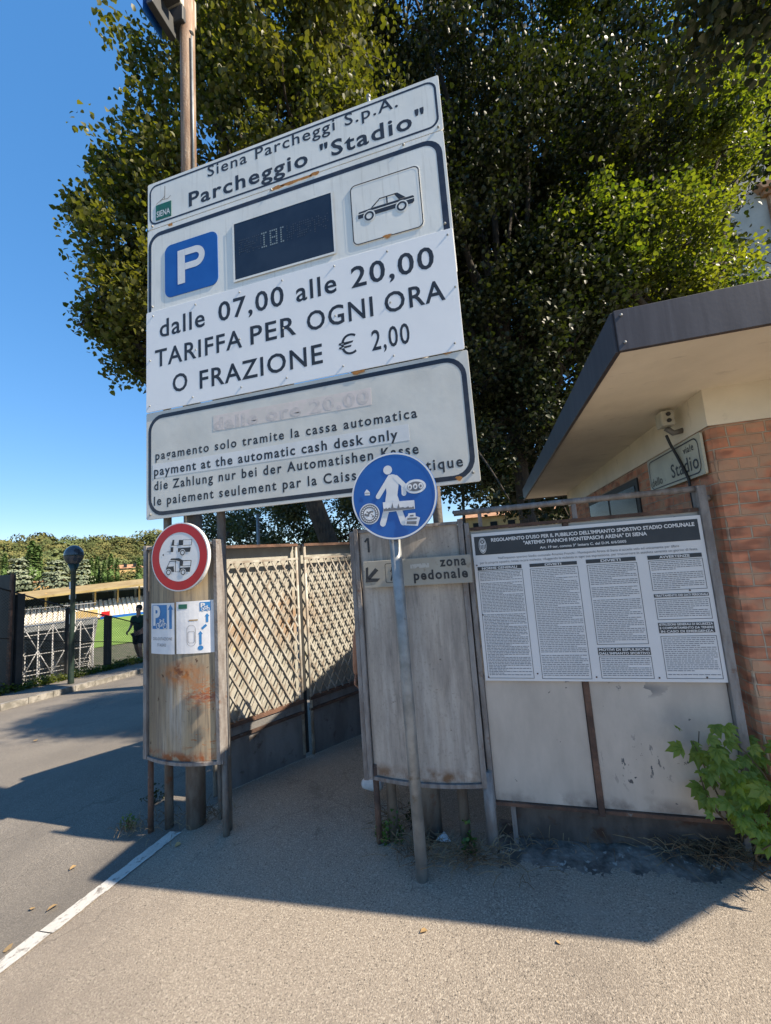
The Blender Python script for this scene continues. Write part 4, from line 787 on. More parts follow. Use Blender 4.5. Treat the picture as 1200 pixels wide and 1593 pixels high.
def tree(name, label, cat, base, lobes, m, dens, size, per, sd, keep, group=None, tr=.22, inner=.5):
    t = thing(name, label, cat, base, group); C_ = clumps(lobes, dens, keep, inner)
    leaf_mesh('crown', C_, m, size, per, sd, parent=t)
    top = np.mean([c_ for c_, r in lobes], axis=0); mb = MB()
    fork = np.array(base)*.45+top*.55; fork[2] = base[2]+(top[2]-base[2])*.5
    mb2 = MB(); limb(mb2, (base[0], base[1], base[2]-.3), fork, tr, tr*.7, .12, 9); mb2.build('trunk', M['bark'], t, True)
    for c_, r in lobes:
        limb(mb, fork, c_, tr*.5, .03, .25)
        for _ in range(4): limb(mb, c_, c_+RNG.normal(0, r*.5, 3), .03, .008, .12, 5)
    mb.build('limbs', M['bark'], t, True); return t
LA = lobes_px([(400,40,110,7.6), (365,150,100,7.2), (295,275,98,7.0), (255,370,92,6.8), (245,470,85,6.8), (250,545,60,6.9), (380,260,150,7.8), (430,120,150,7.4), (500,60,110,7.0), (460,200,95,6.6), (340,450,130,8), (420,380,150,8.3), (300,45,32,7.2), (268,10,22,7.2), (212,285,36,6.9), (175,470,32,6.8), (195,390,38,6.9), (450,-60,160,7.8), (400,-80,115,8.0), (200,555,30,6.9), (178,280,20,6.9), (155,500,18,6.8), (150,330,20,6.8)])
tree('linden_tree', 'leafy linden tree behind the tariff board, its crown edge against blue sky', 'tree', (-2.3, 7.2, h(-2.3, 7.2)), LA, M['leaf3'], 6.5, .082, 40, (.15, .15, .17), keepA, inner=.62)
LB = lobes_px([(630,40,140,10.4), (700,180,140,10.6), (800,300,160,9.8), (820,130,180,10.8), (740,420,130,9.4), (790,540,120,9.2), (850,640,100,9.4), (770,690,70,9), (745,745,30,8.6), (890,450,120,9.2), (620,-80,180,10.8), (780,-90,200,11), (940,250,140,10.4), (730,600,75,9.2), (560,220,120,10.8), (620,350,130,10.6), (870,560,90,8.6), (700,700,60,10)])
tree('linden_tree', 'dense dark linden tree between the tariff board and the kiosk roof', 'tree', (1.2, 9.8, h(1.2, 9.8)), LB, M['leaf_shaded'], 4.6, .09, 40, (.18, .18, .21), keepA, inner=.62)
LB += [(np.array(p), r) for p, r in (((1.6,6.8,8),1.3), ((-.6,7.0,6.1),1.2), ((0,4.9,6.2),.9), ((2,4.7,7.9),1), ((-1.7,6.4,6.1),1.0), ((.4,6.1,8),1.2), ((1.5,4.9,6),.9), ((3.9,4.7,8),1.0), ((-.6,4.9,5.4),.7), ((2.5,5.5,7.6),1.3), ((.9,5.3,6.6),1.0), ((4.2,5.6,9),1.5), ((1.5,5.4,8.6),1.3), ((-.3,5.5,6.7),.95), ((-.7,5.6,8.2),1.2), ((.1,5.7,9.9),1.3), ((.5,5.1,5.0),.75), ((3.4,5.2,6.4),.8), ((2.6,6.8,9.6),1.5), ((.6,7.2,8.2),1.5), ((2.2,7.0,6.6),1.3))]
LC = lobes_px([(1000,60,170,11), (1040,250,110,9.6), (960,400,85,8.6), (1060,390,95,8.8), (1130,410,65,8.4), (1020,480,75,8.6), (1120,240,55,8.8), (900,385,70,8.2), (1160,470,65,8.8), (1200,440,45,8.6), (1190,90,90,11.5)])
tree('linden_tree', 'sunlit linden tree above the kiosk roof in front of the pale house', 'tree', (3.4, 8.9, h(2, 8.9)), LC, M['leaf'], 5.6, .086, 38, (.16, .16, .19), keepC, inner=.62)
LD = [(np.array(p), r) for p, r in (((-2.5,12.5,6.5),2.4), ((.5,13.5,6),3.0), ((3.5,14,6.5),3.0), ((6.0,15,9.5),2.6), ((1.5,14,11),3.4), ((5.5,15,13),3.2), ((-1.5,13.5,10.5),3.0), ((9.5,15.5,15),2.6), ((2,13,3.5),2.2), ((-2,12,8.6),2.2), ((7.5,15.5,12.5),2.6), ((3.5,15,16.5),3.0), ((0.5,14.5,15),2.8), ((6.5,16,17),2.6), ((2,13,9),2.2), ((4.5,14,10.5),2.2))]
tree('linden_tree', 'shaded tree standing farther back behind the dark lindens', 'tree', (2.5, 14, h(2, 14)), LD, M['leaf_shaded'], 1.8, .16, 40, (.28, .28, .32), lambda p: p[2] > 2.2 and not gap(p))
LE = [(np.array(p), r) for p, r in (((6.0,4.0,9.6),1.2), ((4.7,4.1,8.5),1.1), ((7.4,4.3,11),1.4), ((3.4,4.3,7.5),.9), ((5.4,5.0,9.2),1.1), ((7.0,5.2,10.4),1.2), ((8.6,4.6,12),1.4))]
tree('linden_tree', 'linden tree overhanging from the upper right corner above the kiosk', 'tree', (8.5, 7.5, h(2.5, 7.5)), LE, M['leaf_shaded'], 4.2, .09, 40, (.17, .17, .2), lambda p: p[1] > 3.25+.2*math.sin(p[0]*2.3) and p[2] > 6.4, inner=.5)
LO = lobes_px([(430,810,55,15), (500,800,60,14.5), (545,830,50,14.5), (390,850,50,15.5), (470,860,60,14.5), (350,830,45,16), (560,780,40,15)])
tree('holm_oak', 'bushy grey-green holm oak behind the lattice gate under the board', 'tree', tuple(np.array([*at(450, 900, 15)[:2], -1.2])), LO, M['oak'], 3.4, .1, 34, (.18, .18, .2), lambda p: True, tr=.16)
LH = lobes_px([(305,850,35,17), (340,870,40,17), (345,810,28,18)])
tree('holm_oak', 'dark evergreen bush behind the posts of the left pillar', 'tree', tuple(np.array([*at(320, 930, 17)[:2], -2.2])), LH, M['oak'], 4, .1, 30, (.17, .17, .2), lambda p: True, tr=.12)
# leafy sprays hanging behind the hoarding rail
sp = thing('linden_spray', 'hanging spray of leaves between the hoarding rail and the kiosk wall', 'branch', at(800, 790, 5.2))
Cs = [at(px, py, 5.2+RNG.uniform(-.2, .2)) for px, py in ((760,765),(775,770),(790,790),(800,800),(815,795),(745,770),(830,790),(805,780),(850,800),(770,780))]
leaf_mesh('leaves', Cs, M['leaf_shaded'], .075, 12, (.06, .06, .05), parent=sp); mb = MB()
limb(mb, at(735, 690, 7.5), at(800, 790, 5.2), .02, .006, .05); mb.build('twig', M['bark'], sp, True)
# ================================================================== CREEPER BY THE KIOSK
def palm_mesh(name, C, m, size, per, sd, parent):    # hand-shaped leaves of five pointed toothed leaflets
    mb = MB()
    for c_ in np.repeat(np.asarray(C), per, axis=0):
        p = c_+RNG.normal(0, sd, 3); n_ = np.array([RNG.normal(-.25, .35), RNG.normal(-.6, .35), RNG.uniform(.4, 1)]); n_ /= np.linalg.norm(n_)
        d = np.array([RNG.normal(-.2, .6), RNG.normal(-.3, .4), -.5]); d -= n_*(d@n_); d /= np.linalg.norm(d); s_ = np.cross(d, n_); L = size*RNG.uniform(.5, 1.25)
        for a, f in ((-1.25, .6), (-.62, .85), (0, 1), (.62, .85), (1.25, .6)):
            dr = d*math.cos(a)+s_*math.sin(a); sr = np.cross(dr, n_); l = L*f; w_ = l*.21; dz_ = -n_*l*RNG.uniform(.05, .3)
            P_ = [p, p+dr*l*.3+sr*w_*.7+n_*l*.05, p+dr*l*.5+sr*w_*.85, p+dr*l*.58+sr*w_*1.05+n_*l*.02, p+dr*l*.8+sr*w_*.45+dz_*.4, p+dr*l+dz_, p+dr*l*.8-sr*w_*.45+dz_*.4, p+dr*l*.58-sr*w_*1.05+n_*l*.02, p+dr*l*.5-sr*w_*.85, p+dr*l*.3-sr*w_*.7+n_*l*.05]
            mb.add(P_+[p+dr*l*.5-n_*l*.02], [(0,1,2,10), (10,2,3,4,5), (0,10,8,9), (10,5,6,7,8)])
    me = bpy.data.meshes.new(name); me.from_pydata(mb.v, [], mb.f); me.update(); me.materials.append(m); o = bpy.data.objects.new(name, me); COL.objects.link(o); adopt(o, parent); return o
cr = thing('creeper_bush', 'bright green creeper bush growing against the kiosk corner', 'shrub', (1.05, 2.05, h(1.05, 2.05)))
Cb = []; stems = MB(); base = gp(1195, 1350)+np.array([.03, .12, -.02])
tips = [(1050,1175,2.2),(1075,1195,2.15),(1100,1160,2.2),(1120,1230,2.1),(1095,1270,2.1),(1140,1180,2.25),(1165,1150,2.3),(1190,1130,2.3),(1180,1190,2.15),(1150,1250,2.05),(1190,1250,2.05),(1130,1290,2.05),(1200,1300,2.0),(1195,1215,2.2),(1110,1250,2.15),(1170,1290,2.1),(1215,1170,2.3),(1060,1160,2.25),(1185,1330,2.0),(1230,1230,2.2),(1240,1290,2.1)]
for px, py, D in tips:
    p = at(px+28, py-22, D-.36); limb(stems, base+RNG.normal(0, .05, 3)*np.array([1, 1, 0]), p, .006, .002, .06, 8)
    for q in (1.0, .9, .8, .68): Cb.append(base*(1-q)+p*q+np.array([0, 0, .03*(1-q)]))
palm_mesh('leaves', Cb, M['creeper'], .066, 3, .042, cr); stems.build('stems', M['stem'], cr, True)
# ================================================================== WEEDS AND LITTER
def weed(label, px, py, n, r, size, m, hgt):
    p = gp(px, py); t = thing('weed', label, 'weed', p, 'weeds at the pillar feet'); C_ = [p+np.array([RNG.normal(0, r), RNG.normal(0, r*.7), abs(RNG.normal(0, hgt))+.02]) for _ in range(n)]
    leaf_mesh('leaves', C_, m, size, 4, (.012, .012, .012), droop=-.3, parent=t); mb = MB()
    for c_ in C_[::2]: limb(mb, p, c_, .003, .0015, .01, 4)
    mb.build('stems', M['stem'], t)
weed('small sunlit weed at the foot of the rusty pillar beside the white line', 203, 1290, 26, .025, .016, M['bush'], .03)
weed('low green weed at the left foot of the grey pillar', 608, 1312, 46, .045, .02, M['bush'], .05)
weed('low weed with yellow flower in dry grass right of the pole', 735, 1330, 18, .025, .02, M['bush'], .03)
weed('sparse dark weed behind the legs of the rusty pillar', 240, 1250, 24, .05, .018, M['leaf_shaded'], .04)
weed('sparse weed behind the right leg of the grey pillar', 650, 1290, 20, .04, .02, M['leaf_shaded'], .04)
mb = MB()
def straw(cx, cy, rx, ry, n, L):
    for _ in range(n):
        x = RNG.normal(cx, rx); y = RNG.normal(cy, ry); a = RNG.uniform(0, 6.28); l = L*RNG.uniform(.3, 1); z = h(x, y)+.02+abs(RNG.normal(0, .02))
        p = np.array([x, y, z]); q = p+np.array([math.cos(a)*l, math.sin(a)*l, RNG.uniform(-.01, .06)*1.0]); m_ = (p+q)/2+np.array([0, 0, .012])
        mb.tube([p, m_, q], .0016, 3, cap=False)
for a in ((730,1345,.14,.05,170,.16), (650,1335,.08,.05,80,.14), (1090,1335,.12,.05,150,.18), (1150,1345,.1,.06,120,.14), (860,1325,.3,.05,50,.08), (330,1275,.07,.05,60,.1), (200,1300,.05,.03,50,.05), (260,1290,.12,.06,60,.08), (620,1290,.06,.1,70,.2)):
    p = gp(a[0], a[1]); straw(p[0], p[1], *a[2:])
tag(mb.build('dry_grass', M['straw']), 'dry straw litter along the feet of the pillars and hoarding', 'dry grass', kind='stuff')
def fallen(px, py, s, label, cat='leaf'):
    p = gp(px, py)+np.array([0, 0, .014]); me = leaf_mesh('fallen_leaf', [p], M['dead'], s, 1, (0, 0, 0), droop=0, fold=.2, flatten=6); tag(me, label, cat, 'fallen leaves on the asphalt')
for px, py, s, l in ((90,1411,.05,'large dry brown leaf left of the white line'), (48,1420,.035,'dry leaf left of the larger brown leaf'), (118,1350,.03,'pale yellow leaf below the sign shadow on the left'), (17,1480,.04,'yellow leaf touching the white line at the photo edge'), (272,1319,.04,'small yellow leaf beside the far end of the white line'), (665,1452,.03,'yellow leaf on sunlit asphalt in front of the pole'), (55,1155,.05,'small dry leaf on the shaded road'), (866,1470,.02,'pale scrap of leaf on sunlit asphalt near the hoarding shadow'), (205,1302,.035,'orange dry leaf beside the small sunlit weed')): fallen(px, py, s, l)
pp = gp(690, 1318)+np.array([0, 0, .03]); mb = MB(); mb.add([pp+np.array(v)*.06 for v in ((-.7,0,0),(0,-.5,.3),(.8,.1,0),(.1,.6,.5),(-.4,.5,.1),(0,0,.6))], [(0,1,5),(1,2,5),(2,3,5),(3,4,5),(4,0,5)])
tag(mb.build('crumpled_paper', M['paper']), 'crumpled white paper scrap in the dry grass by the pole', 'litter')
# ================================================================== STREET LAMP AND FENCE ON THE LEFT
lb = gp(110, 1072); Dl = lb[:2]@CF[:2]+(lb[2]-EYE)*CF[2]; hd = at(115, 864, Dl)
lp = thing('globe_street_lamp', 'dark green street lamp with smoked round globe on the far pavement', 'street lamp', lb)
MB().tube([(lb[0], lb[1], lb[2]), (lb[0], lb[1], lb[2]+.25), (hd[0], hd[1], hd[2]-.75), (hd[0], hd[1], hd[2]-.38), (hd[0], hd[1], hd[2]-.2)], [.07, .06, .045, .05, .11], 14).build('post', M['darkgreen'], lp, True)
MB().ball(hd, .19, 22, 16, 1.22).build('globe', M['globe'], lp, True)
MB().tube([(hd[0], hd[1], hd[2]-.012), (hd[0], hd[1], hd[2]+.012)], .193, 24).build('globe_seam', M['darkgreen'], lp, True)
mb = MB()
for py, hh, a in ((905,.16,0), (925,.1,.2), (955,.22,0), (975,.12,.1)):
    p = at(113, py, Dl); mb.tube([(p[0], p[1], p[2]-hh), (p[0], p[1], p[2])], .06+a*.01, 12, cap=False)
mb.build('stickers', M['pale'], lp, True)
FP = kpt(0, FOFF+.1); fn = thing('mesh_fence', 'black wire mesh fence with square posts along the far pavement', 'fence', (*FP, h(*FP)))
def fz(px, py): return onV(px, py, FP, KD)
tops = []
for i, (px, pyt, w_) in enumerate(((31, 924, .14), (107, 946, .1), (168, 958, .14), (236, 975, .1))):
    tp = fz(px, pyt); tops.append(tp); z0 = h(tp[0], tp[1])-.1
    MB().box((tp[0]-w_/2, tp[1]-w_/2, z0), (tp[0]+w_/2, tp[1]+w_/2, tp[2])).build('post', M['dark'], fn, bevel=.005)
mb = MB(); wires = MB(); T0 = tops[0]*2-tops[1]; tops2 = [T0]+tops
for a, b in zip(tops2[:-1], tops2[1:]):
    for fr in (1, .55, .12):
        A = np.array([a[0], a[1], h(a[0], a[1])*(1-fr)+a[2]*fr]); B = np.array([b[0], b[1], h(b[0], b[1])*(1-fr)+b[2]*fr]); mb.tube([A, B], .016 if fr == 1 else .011, 6)
    L_ = np.hypot(*(b-a)[:2]); n = int(L_/.075); hgt = a[2]-h(a[0], a[1])
    for i in range(-int(hgt/.075), n+int(hgt/.075)):
        for sg_ in (1, -1):
            s0 = i*.075; s1 = s0+sg_*hgt
            if sg_*1 < 0: pass
            u0, u1 = s0/L_, s1/L_; t0, t1 = 0., 1.
            if u0 < 0: t0 = -u0/(u1-u0)
            if u1 < 0: t1 = -u0/(u1-u0)
            if u0 > 1: t0 = (1-u0)/(u1-u0)
            if u1 > 1: t1 = (1-u0)/(u1-u0)
            if not (0 <= t0 < t1 <= 1): continue
            def pt_(t):
                u = u0+(u1-u0)*t; p = a*(1-u)+b*u; zb = h(p[0], p[1]); return (p[0], p[1], zb+(p[2]-zb)*t)
            A, B = pt_(t0), pt_(t1); wires.bar(A, B, .005, .005)
mb.each('rail', M['dark'], fn, True); wires.build('wire_mesh', M['dark'], fn)
p0 = kpt(-2.6, .5); gs = thing('metal_screen', 'dark sheet-metal screen at the left edge of the photo', 'screen', (*p0, h(*p0)))
q0 = gp(18, 1085); q1 = at(22, 893, q0[:2]@CF[:2]+(q0[2]-EYE)*CF[2])
MB().box((q0[0]-3.5, q0[1]-.06, q0[2]-.1), (q0[0], q0[1], q1[2])).build('sheet', M['dark'], gs, bevel=.01)
MB().box((q0[0]-.05, q0[1]-.1, q0[2]-.1), (q0[0]+.03, q0[1]-.061, q1[2]+.02)).build('post', M['rustdark'], gs, bevel=.005)
Cg = []
for s in np.arange(-6, 12, .02):
    for _ in range(3): p = kpt(s, FOFF-.12+abs(RNG.normal(0, .3))); Cg.append((p[0], p[1], h(*p)+.14+abs(RNG.normal(0, .06))))
tag(leaf_mesh('grass', Cg, M['leaf'], .05, 5, (.05, .05, .04), droop=-.6, fold=.1), 'strip of grass and weeds along the mesh fence', 'grass', kind='stuff')
# ================================================================== STADIUM
gt = thing('covered_grandstand', 'distant grandstand with ochre roof, dark glazing and white seats beyond the pitch', 'grandstand', far(0, 110, -6.5))
mb = MB(); v = [far(-20, 116, -.25), far(25, 112, 1.6), far(25, 104, .55), far(-20, 106, -1.4)]; mb.add(v+[(x, y, z-.4) for x, y, z in v], [(0,1,2,3), (7,6,5,4), (0,4,5,1), (1,5,6,2), (2,6,7,3), (3,7,4,0)]); mb.build('roof', M['standroof'], gt)
mb = MB(); farbox(mb, -18, 24, 115, 119, -6.5, -.6); mb.build('rear_wall', M['wall'], gt)
mb = MB()
for i in range(10): farbox(mb, -17+i*4.1, -13.4+i*4.1, 114.6, 114.9, -3.2, -1.3)
mb.each('glazing', M['glass'], gt)
mb = MB()
for i in range(11): farbox(mb, -17.3+i*4.1, -17+i*4.1, 108, 108.4, -3.8, -.3)
mb.each('roof_post', M['ochre'], gt)
mb = MB(); st = MB()
for r_ in range(11):
    farbox(mb, -16, 24, 103.2+r_*.9, 104.1+r_*.9, -6.5, -6.0+r_*.27)
    for i in range(46):
        if random.random() < .93: farbox(st, -15.6+i*.86, -15.05+i*.86, 103.55+r_*.9, 103.95+r_*.9, -6.0+r_*.27, -5.62+r_*.27)
mb.build('terrace', M['concrete'], gt); tag(st.build('seats', M['seat'], gt), kind='stuff')
mb = MB(); farbox(mb, 0, 3.6, 101.5, 102.4, -6.4, -4.4); mb.build('dugout', M['ochre'], gt)
mb = MB(); farbox(mb, 4.2, 5.6, 101.5, 102, -6.4, -5.0); mb.build('red_board', M['red'], gt)
mb = MB(); farbox(mb, 4, 24, 100.9, 101.1, -6.4, -5.9); mb.build('advert_board', M['blue'], gt)
sc = thing('scaffold_grandstand', 'pale steel scaffold grandstand seen from behind, between fence and pitch', 'grandstand', far(-3, 36, -6.5))
mb = MB(); bays = list(np.linspace(-9.4, .9, 17)); deps = (31, 32.5, 34, 36, 38.5, 41, 44)
def topz(w): return -.8-(w-31)*.36
for u in bays: MB().tube([far(u, 31, -6.6), far(u, 31, topz(31))], .035, 6).build('standard', M['tube'], sc, True)
for u in bays:
    for w in deps[1:]: mb.tube([far(u, w, -6.6), far(u, w, topz(w))], .035, 6)
tag(mb.build('rear_standards', M['tube'], sc, True), kind='stuff')
mb = MB()
for zt in (-5.7, -4.6, -3.5, -2.4, -1.3):
    for w in deps:
        if zt < topz(w): mb.tube([far(-9.4, w, zt), far(.9, w, zt)], .026, 5)
    for u in bays:
        we = max([w for w in deps if zt < topz(w)] or [31]); mb.tube([far(u, 31, zt), far(u, we, zt)], .035, 5)
tag(mb.build('ledger', M['tube'], sc, True), kind='stuff')
mb = MB()
for i in range(len(bays)-1):
    for j, zt in enumerate((-6.4, -5.0, -3.6, -2.2)): a, b = (bays[i], bays[i+1]) if (i+j) % 2 else (bays[i+1], bays[i]); mb.tube([far(a, 31, zt), far(b, 31, zt+1.4)], .03, 5)
for u in bays:
    mb.tube([far(u, 31, -4.5), far(u, 36, -1.9)], .03, 5); mb.tube([far(u, 31, topz(31)), far(u, 45, topz(45))], .05, 5); mb.tube([far(u, 33.5, -6.4), far(u, 38.5, -2.6)], .03, 5)
tag(mb.build('brace', M['tube'], sc, True), kind='stuff')
mb = MB()
for r_ in range(18): farbox(mb, -9.6, 1.1, 31+r_*.8, 31.78+r_*.8, topz(31+r_*.8)-.3, topz(31+r_*.8)+.04)
mb.each('deck_board', M['galv'], sc)
mb = MB()
for u in np.arange(-9.5, .9, .16): mb.tube([far(u, 30.9, -.75), far(u, 30.9, .2)], .012, 4, cap=False)
for z in (.2, -.65): mb.tube([far(-9.6, 30.9, z), far(1.0, 30.9, z)], .025, 5)
mb.build('guard_rail', M['tube'], sc)
# ================================================================== HILL AND DISTANT TREES
def far_crown(r, sz, n, cone=0):
    v = RNG.normal(0, 1, (n, 3)); v /= np.linalg.norm(v, axis=1)[:, None]
    if cone:
        z = RNG.uniform(0, 1, n); rr_ = r*np.minimum(1, (1-z)*3.5)**.7*(.75+.25*np.minimum(1, z*8)); a = RNG.uniform(0, 6.28, n)*1.0
        return np.stack([np.cos(a)*rr_*RNG.uniform(.75, 1.05, n), np.sin(a)*rr_*RNG.uniform(.75, 1.05, n), z*cone], axis=1)
    lob = [(np.array([RNG.normal(0, .45), RNG.normal(0, .45), RNG.normal(0, .25)])*r, r*RNG.uniform(.45, .75)) for _ in range(8)]
    out = []
    for i in range(n): c_, q = lob[i % 8]; out.append(c_+v[i]*q*RNG.uniform(.85, 1.05)*np.array([1, 1, sz]))
    return np.array(out)
FM = {}
for nme, a, b, c_ in (('autumn', (.115,.12,.042), (.18,.16,.06), (.08,.095,.035)), ('mid', (.12,.15,.06), (.17,.185,.07), (.085,.11,.045)), ('cedar', (.19,.22,.15), (.26,.28,.19), (.14,.17,.11)), ('cypress', (.1,.165,.05), (.13,.2,.065), (.08,.135,.04))):
    FM[nme] = mat('far_'+nme, a, .9, layers=[dict(c=b, k='island', lo=0, hi=1), dict(c=c_, s=.22, lo=.42, hi=.58, det=2)], spec=.1)
def far_tree(src, m, r, size, n, sz=.75, cone=0):
    t = thing(src[0], src[1], 'tree', (0, 0, 0), src[2])
    o = leaf_mesh('crown', far_crown(r, sz, n, cone), m, size, 2, (size*.3,)*3, droop=0, parent=t, fold=.1, mid=(0, 0, cone*.45) if cone else (0, 0, -r*.3))
    o.location = (0, 0, 0 if cone else r*.95)
    mb = MB(); mb.tube([(0,0,-2), (0,0,r*.9 if not cone else 2)], .3, 6); mb.build('trunk', M['bark'], t); return t
protos = [far_tree(('broadleaf_tree', 'distant broadleaf tree in the wood on the hill behind the stadium', 'broadleaf trees on the far hill'), FM[k_], r, .66, 1150) for k_, r in (('autumn', 4.6), ('mid', 4.2), ('autumn', 5.4), ('mid', 3.4))]
used = [False]*4; first = True
for row in range(7):
    w = 143+row*14; n = 12
    for i in range(n):
        u = (-.15+.34*(i+RNG.uniform(-.3, .3))/(n-1))*w
        k_ = int(RNG.choice([0, 2, 1, 1, 3] if row < 3 else [0, 2, 2, 0, 1])); x, y, _ = far(u, w+RNG.uniform(-4, 4), 0)
        t = protos[k_] if not used[k_] else copy_tree(protos[k_]); used[k_] = True
        t.location = (x, y, terr(x, y)-1); t.rotation_euler.z = RNG.uniform(0, 6.28); s = RNG.uniform(.8, 1.2)*(1.15 if row > 5 else 1); t.scale = (s, s, s*RNG.uniform(.9, 1.15))
for k_ in range(4):
    if not used[k_]: protos[k_].location = (*far(20, 150, 0)[:2], 0)
for t in SC.objects:
    if t.get('group') == 'broadleaf trees on the far hill':
        for ch in t.children: ch.matrix_parent_inverse = Matrix.Identity(4)
cy = far_tree(('cypress', 'slim dark cypress standing among the trees on the far hill', 'cypresses on the far hill'), FM['cypress'], .8, .45, 1100, cone=13.5)
for i, (px, pyb, pyt) in enumerate(((47,922,842), (57,925,850), (142,905,868), (151,905,866), (162,905,872), (172,910,862), (182,905,870), (216,915,868), (6,905,862))):
    w = 129+RNG.uniform(0, 3); d = ray(px, pyb); d = d/(d[:2]@LW)*w; top = ray(px, pyt); top = top/(top[:2]@LW)*w
    t = cy if i == 0 else copy_tree(cy); zt = EYE+top[2]; zb = EYE+d[2]-2; t.location = (d[0], d[1], zb); s = (zt-zb)/13.5; t.scale = (s*1.05, s*1.05, s)
for px, py, r_, lab in ((28, 893, 3.6, 'pale grey-green cedar on the far slope left of the two tall cypresses'), (88, 895, 4.0, 'pale spreading cedar on the far slope behind the street lamp'), (128, 893, 3.4, 'pale cedar on the far slope right of the lamp globe'), (20, 920, 3, 'low pale cedar just above the dark screen')):
    d = ray(px, py); d = d/(d[:2]@LW)*132; C_ = []
    t = thing('cedar', lab, 'tree', (d[0], d[1], EYE+d[2]-5)); base = np.array([d[0], d[1], EYE+d[2]-5])
    for lv in range(6):
        rr_ = r_*(1.1-lv*.13)
        for _ in range(110): a = RNG.uniform(0, 6.28); q = rr_*math.sqrt(RNG.uniform(.05, 1)); C_.append(base+np.array([math.cos(a)*q, math.sin(a)*q, 1.5+lv*1.35+RNG.normal(0, .18)]))
    leaf_mesh('crown', C_, FM['cedar'], .5, 5, (.4, .4, .15), droop=0, parent=t, fold=.1, mid=tuple(base+np.array([0, 0, 2.5]))); MB().tube([base-np.array([0,0,2]), base+np.array([0,0,8])], .3, 6).build('trunk', M['bark'], t)
def villa(label, px, py, wd, wl, hgt, wallm, D=None, w=141):
    d = ray(px, py); d = d/(d[:2]@LW)*w if D is None else d*D; p = np.array([0, 0, EYE])+d; t = thing('house', label, 'house', p); u0 = p[:2]@LU; w0 = p[:2]@LW
    mb = MB(); farbox(mb, u0-wd/2, u0+wd/2, w0, w0+wl, p[2]-4, p[2]+hgt); mb.build('wall', wallm, t)
    mb = MB(); a = [far(u0-wd/2-.4, w0-.5, p[2]+hgt), far(u0+wd/2+.4, w0-.5, p[2]+hgt), far(u0+wd/2+.4, w0+wl+.5, p[2]+hgt), far(u0-wd/2-.4, w0+wl+.5, p[2]+hgt)]; b = [far(u0-wd/2+1, w0+wl/2, p[2]+hgt+1.2), far(u0+wd/2-1, w0+wl/2, p[2]+hgt+1.2)]
    mb.add(a+b, [(0,1,5,4), (1,2,5), (2,3,4,5), (3,0,4)]); mb.build('roof', M['terra'], t)
    mb = MB()
    for i in range(3): farbox(mb, u0-wd*.35+i*wd*.28, u0-wd*.35+i*wd*.28+.9, w0-.06, w0-.01, p[2]+hgt*.3, p[2]+hgt*.3+1.2)
    mb.each('window', M['glass'], t)
villa('terracotta-roofed house half hidden by trees below the two tall cypresses', 75, 912, 6, 5, 1.2, M['ochre'], w=131)
villa('small pale house with red roof among trees near the right cypress', 196, 882, 9, 5, -.4, M['ochre'], w=149)
# houses beyond the hoarding and behind the tree
d = at(790, 808, 46); oh = thing('house', 'ochre house with tiled roof seen between pillar and kiosk above the hoarding', 'house', (d[0], d[1], -2))
MB().box((d[0]-5, d[1], -3), (d[0]+6, d[1]+8, d[2]+.55)).build('wall', M['ochre'], oh)
mb = MB(); z = d[2]+.55; mb.add([(d[0]-5.5, d[1]-.5, z), (d[0]+6.5, d[1]-.5, z), (d[0]+6.5, d[1]+8.5, z), (d[0]-5.5, d[1]+8.5, z), (d[0]-4, d[1]+4, z+1.3), (d[0]+5, d[1]+4, z+1.3)], [(0,1,5,4), (1,2,5), (2,3,4,5), (3,0,4)]); mb.build('roof', M['terra'], oh)
mb = MB()
for i in range(5): mb.box((d[0]-4+i*2, d[1]-.06, d[2]-1.1), (d[0]-3.2+i*2, d[1]-.01, d[2]-.1))
mb.each('window', M['glass'], oh)
HY = 24.0; e = onY(1130, 300, HY); hp = thing('house', 'pale rendered house with stone window cornice behind the tree, upper right', 'house', (e[0], HY, 0))
MB().box((e[0]-3, HY, -2), (e[0]+16, HY+12, 27)).build('wall', M['wall'], hp)
q = onY(1178, 300, HY); q2 = onY(1190, 300, HY)
mb = MB()
mb.prism([(q[0], q[2]-.15), (q[0]+3.2, q[2]-.15), (q[0]+3.4, q[2]+.2), (q[0]-.2, q[2]+.2)], HY-.5, HY-.002); mb.prism([(q[0]+.1, q[2]-.4), (q[0]+3.1, q[2]-.4), (q[0]+3.1, q[2]-.153), (q[0]+.1, q[2]-.153)], HY-.3, HY-.002); mb.build('cornice', M['terra'], hp)
mb = MB().box((q[0]+.35, HY-.2, q[2]-3.6), (q[0]+.8, HY-.002, q[2]-.402)).box((q[0]+2.4, HY-.2, q[2]-3.6), (q[0]+2.85, HY-.002, q[2]-.402)); wnd = mb.build('window_surround', M['terra'], hp)
MB().box((q[0]+.82, HY-.05, q[2]-3.5), (q[0]+2.38, HY-.01, q[2]-.41)).each('window', M['glass'], hp)
for lab, px, py0, py1, D, r_, m in (('thin grey pole behind the lattice gate under the board', 403, 900, 800, 12, .05, 'galv'), ('thin dark pole seen in the sky gap right of the board', 716, 830, 650, 12, .045, 'dark')):
    a = at(px, py0, D); b = at(px-2, py1, D); t = thing('thin_pole', lab, 'pole', (a[0], a[1], h(a[0], a[1]))); MB().tube([(a[0], a[1], h(a[0], a[1])-.3), (b[0], b[1], b[2])], r_, 8).build('shaft', M[m], t, True)
    MB().box((a[0]-r_*1.6, a[1]-r_*1.6, h(a[0], a[1])-.05), (a[0]+r_*1.6, a[1]+r_*1.6, h(a[0], a[1])+.25)).build('foot', M[m], t)
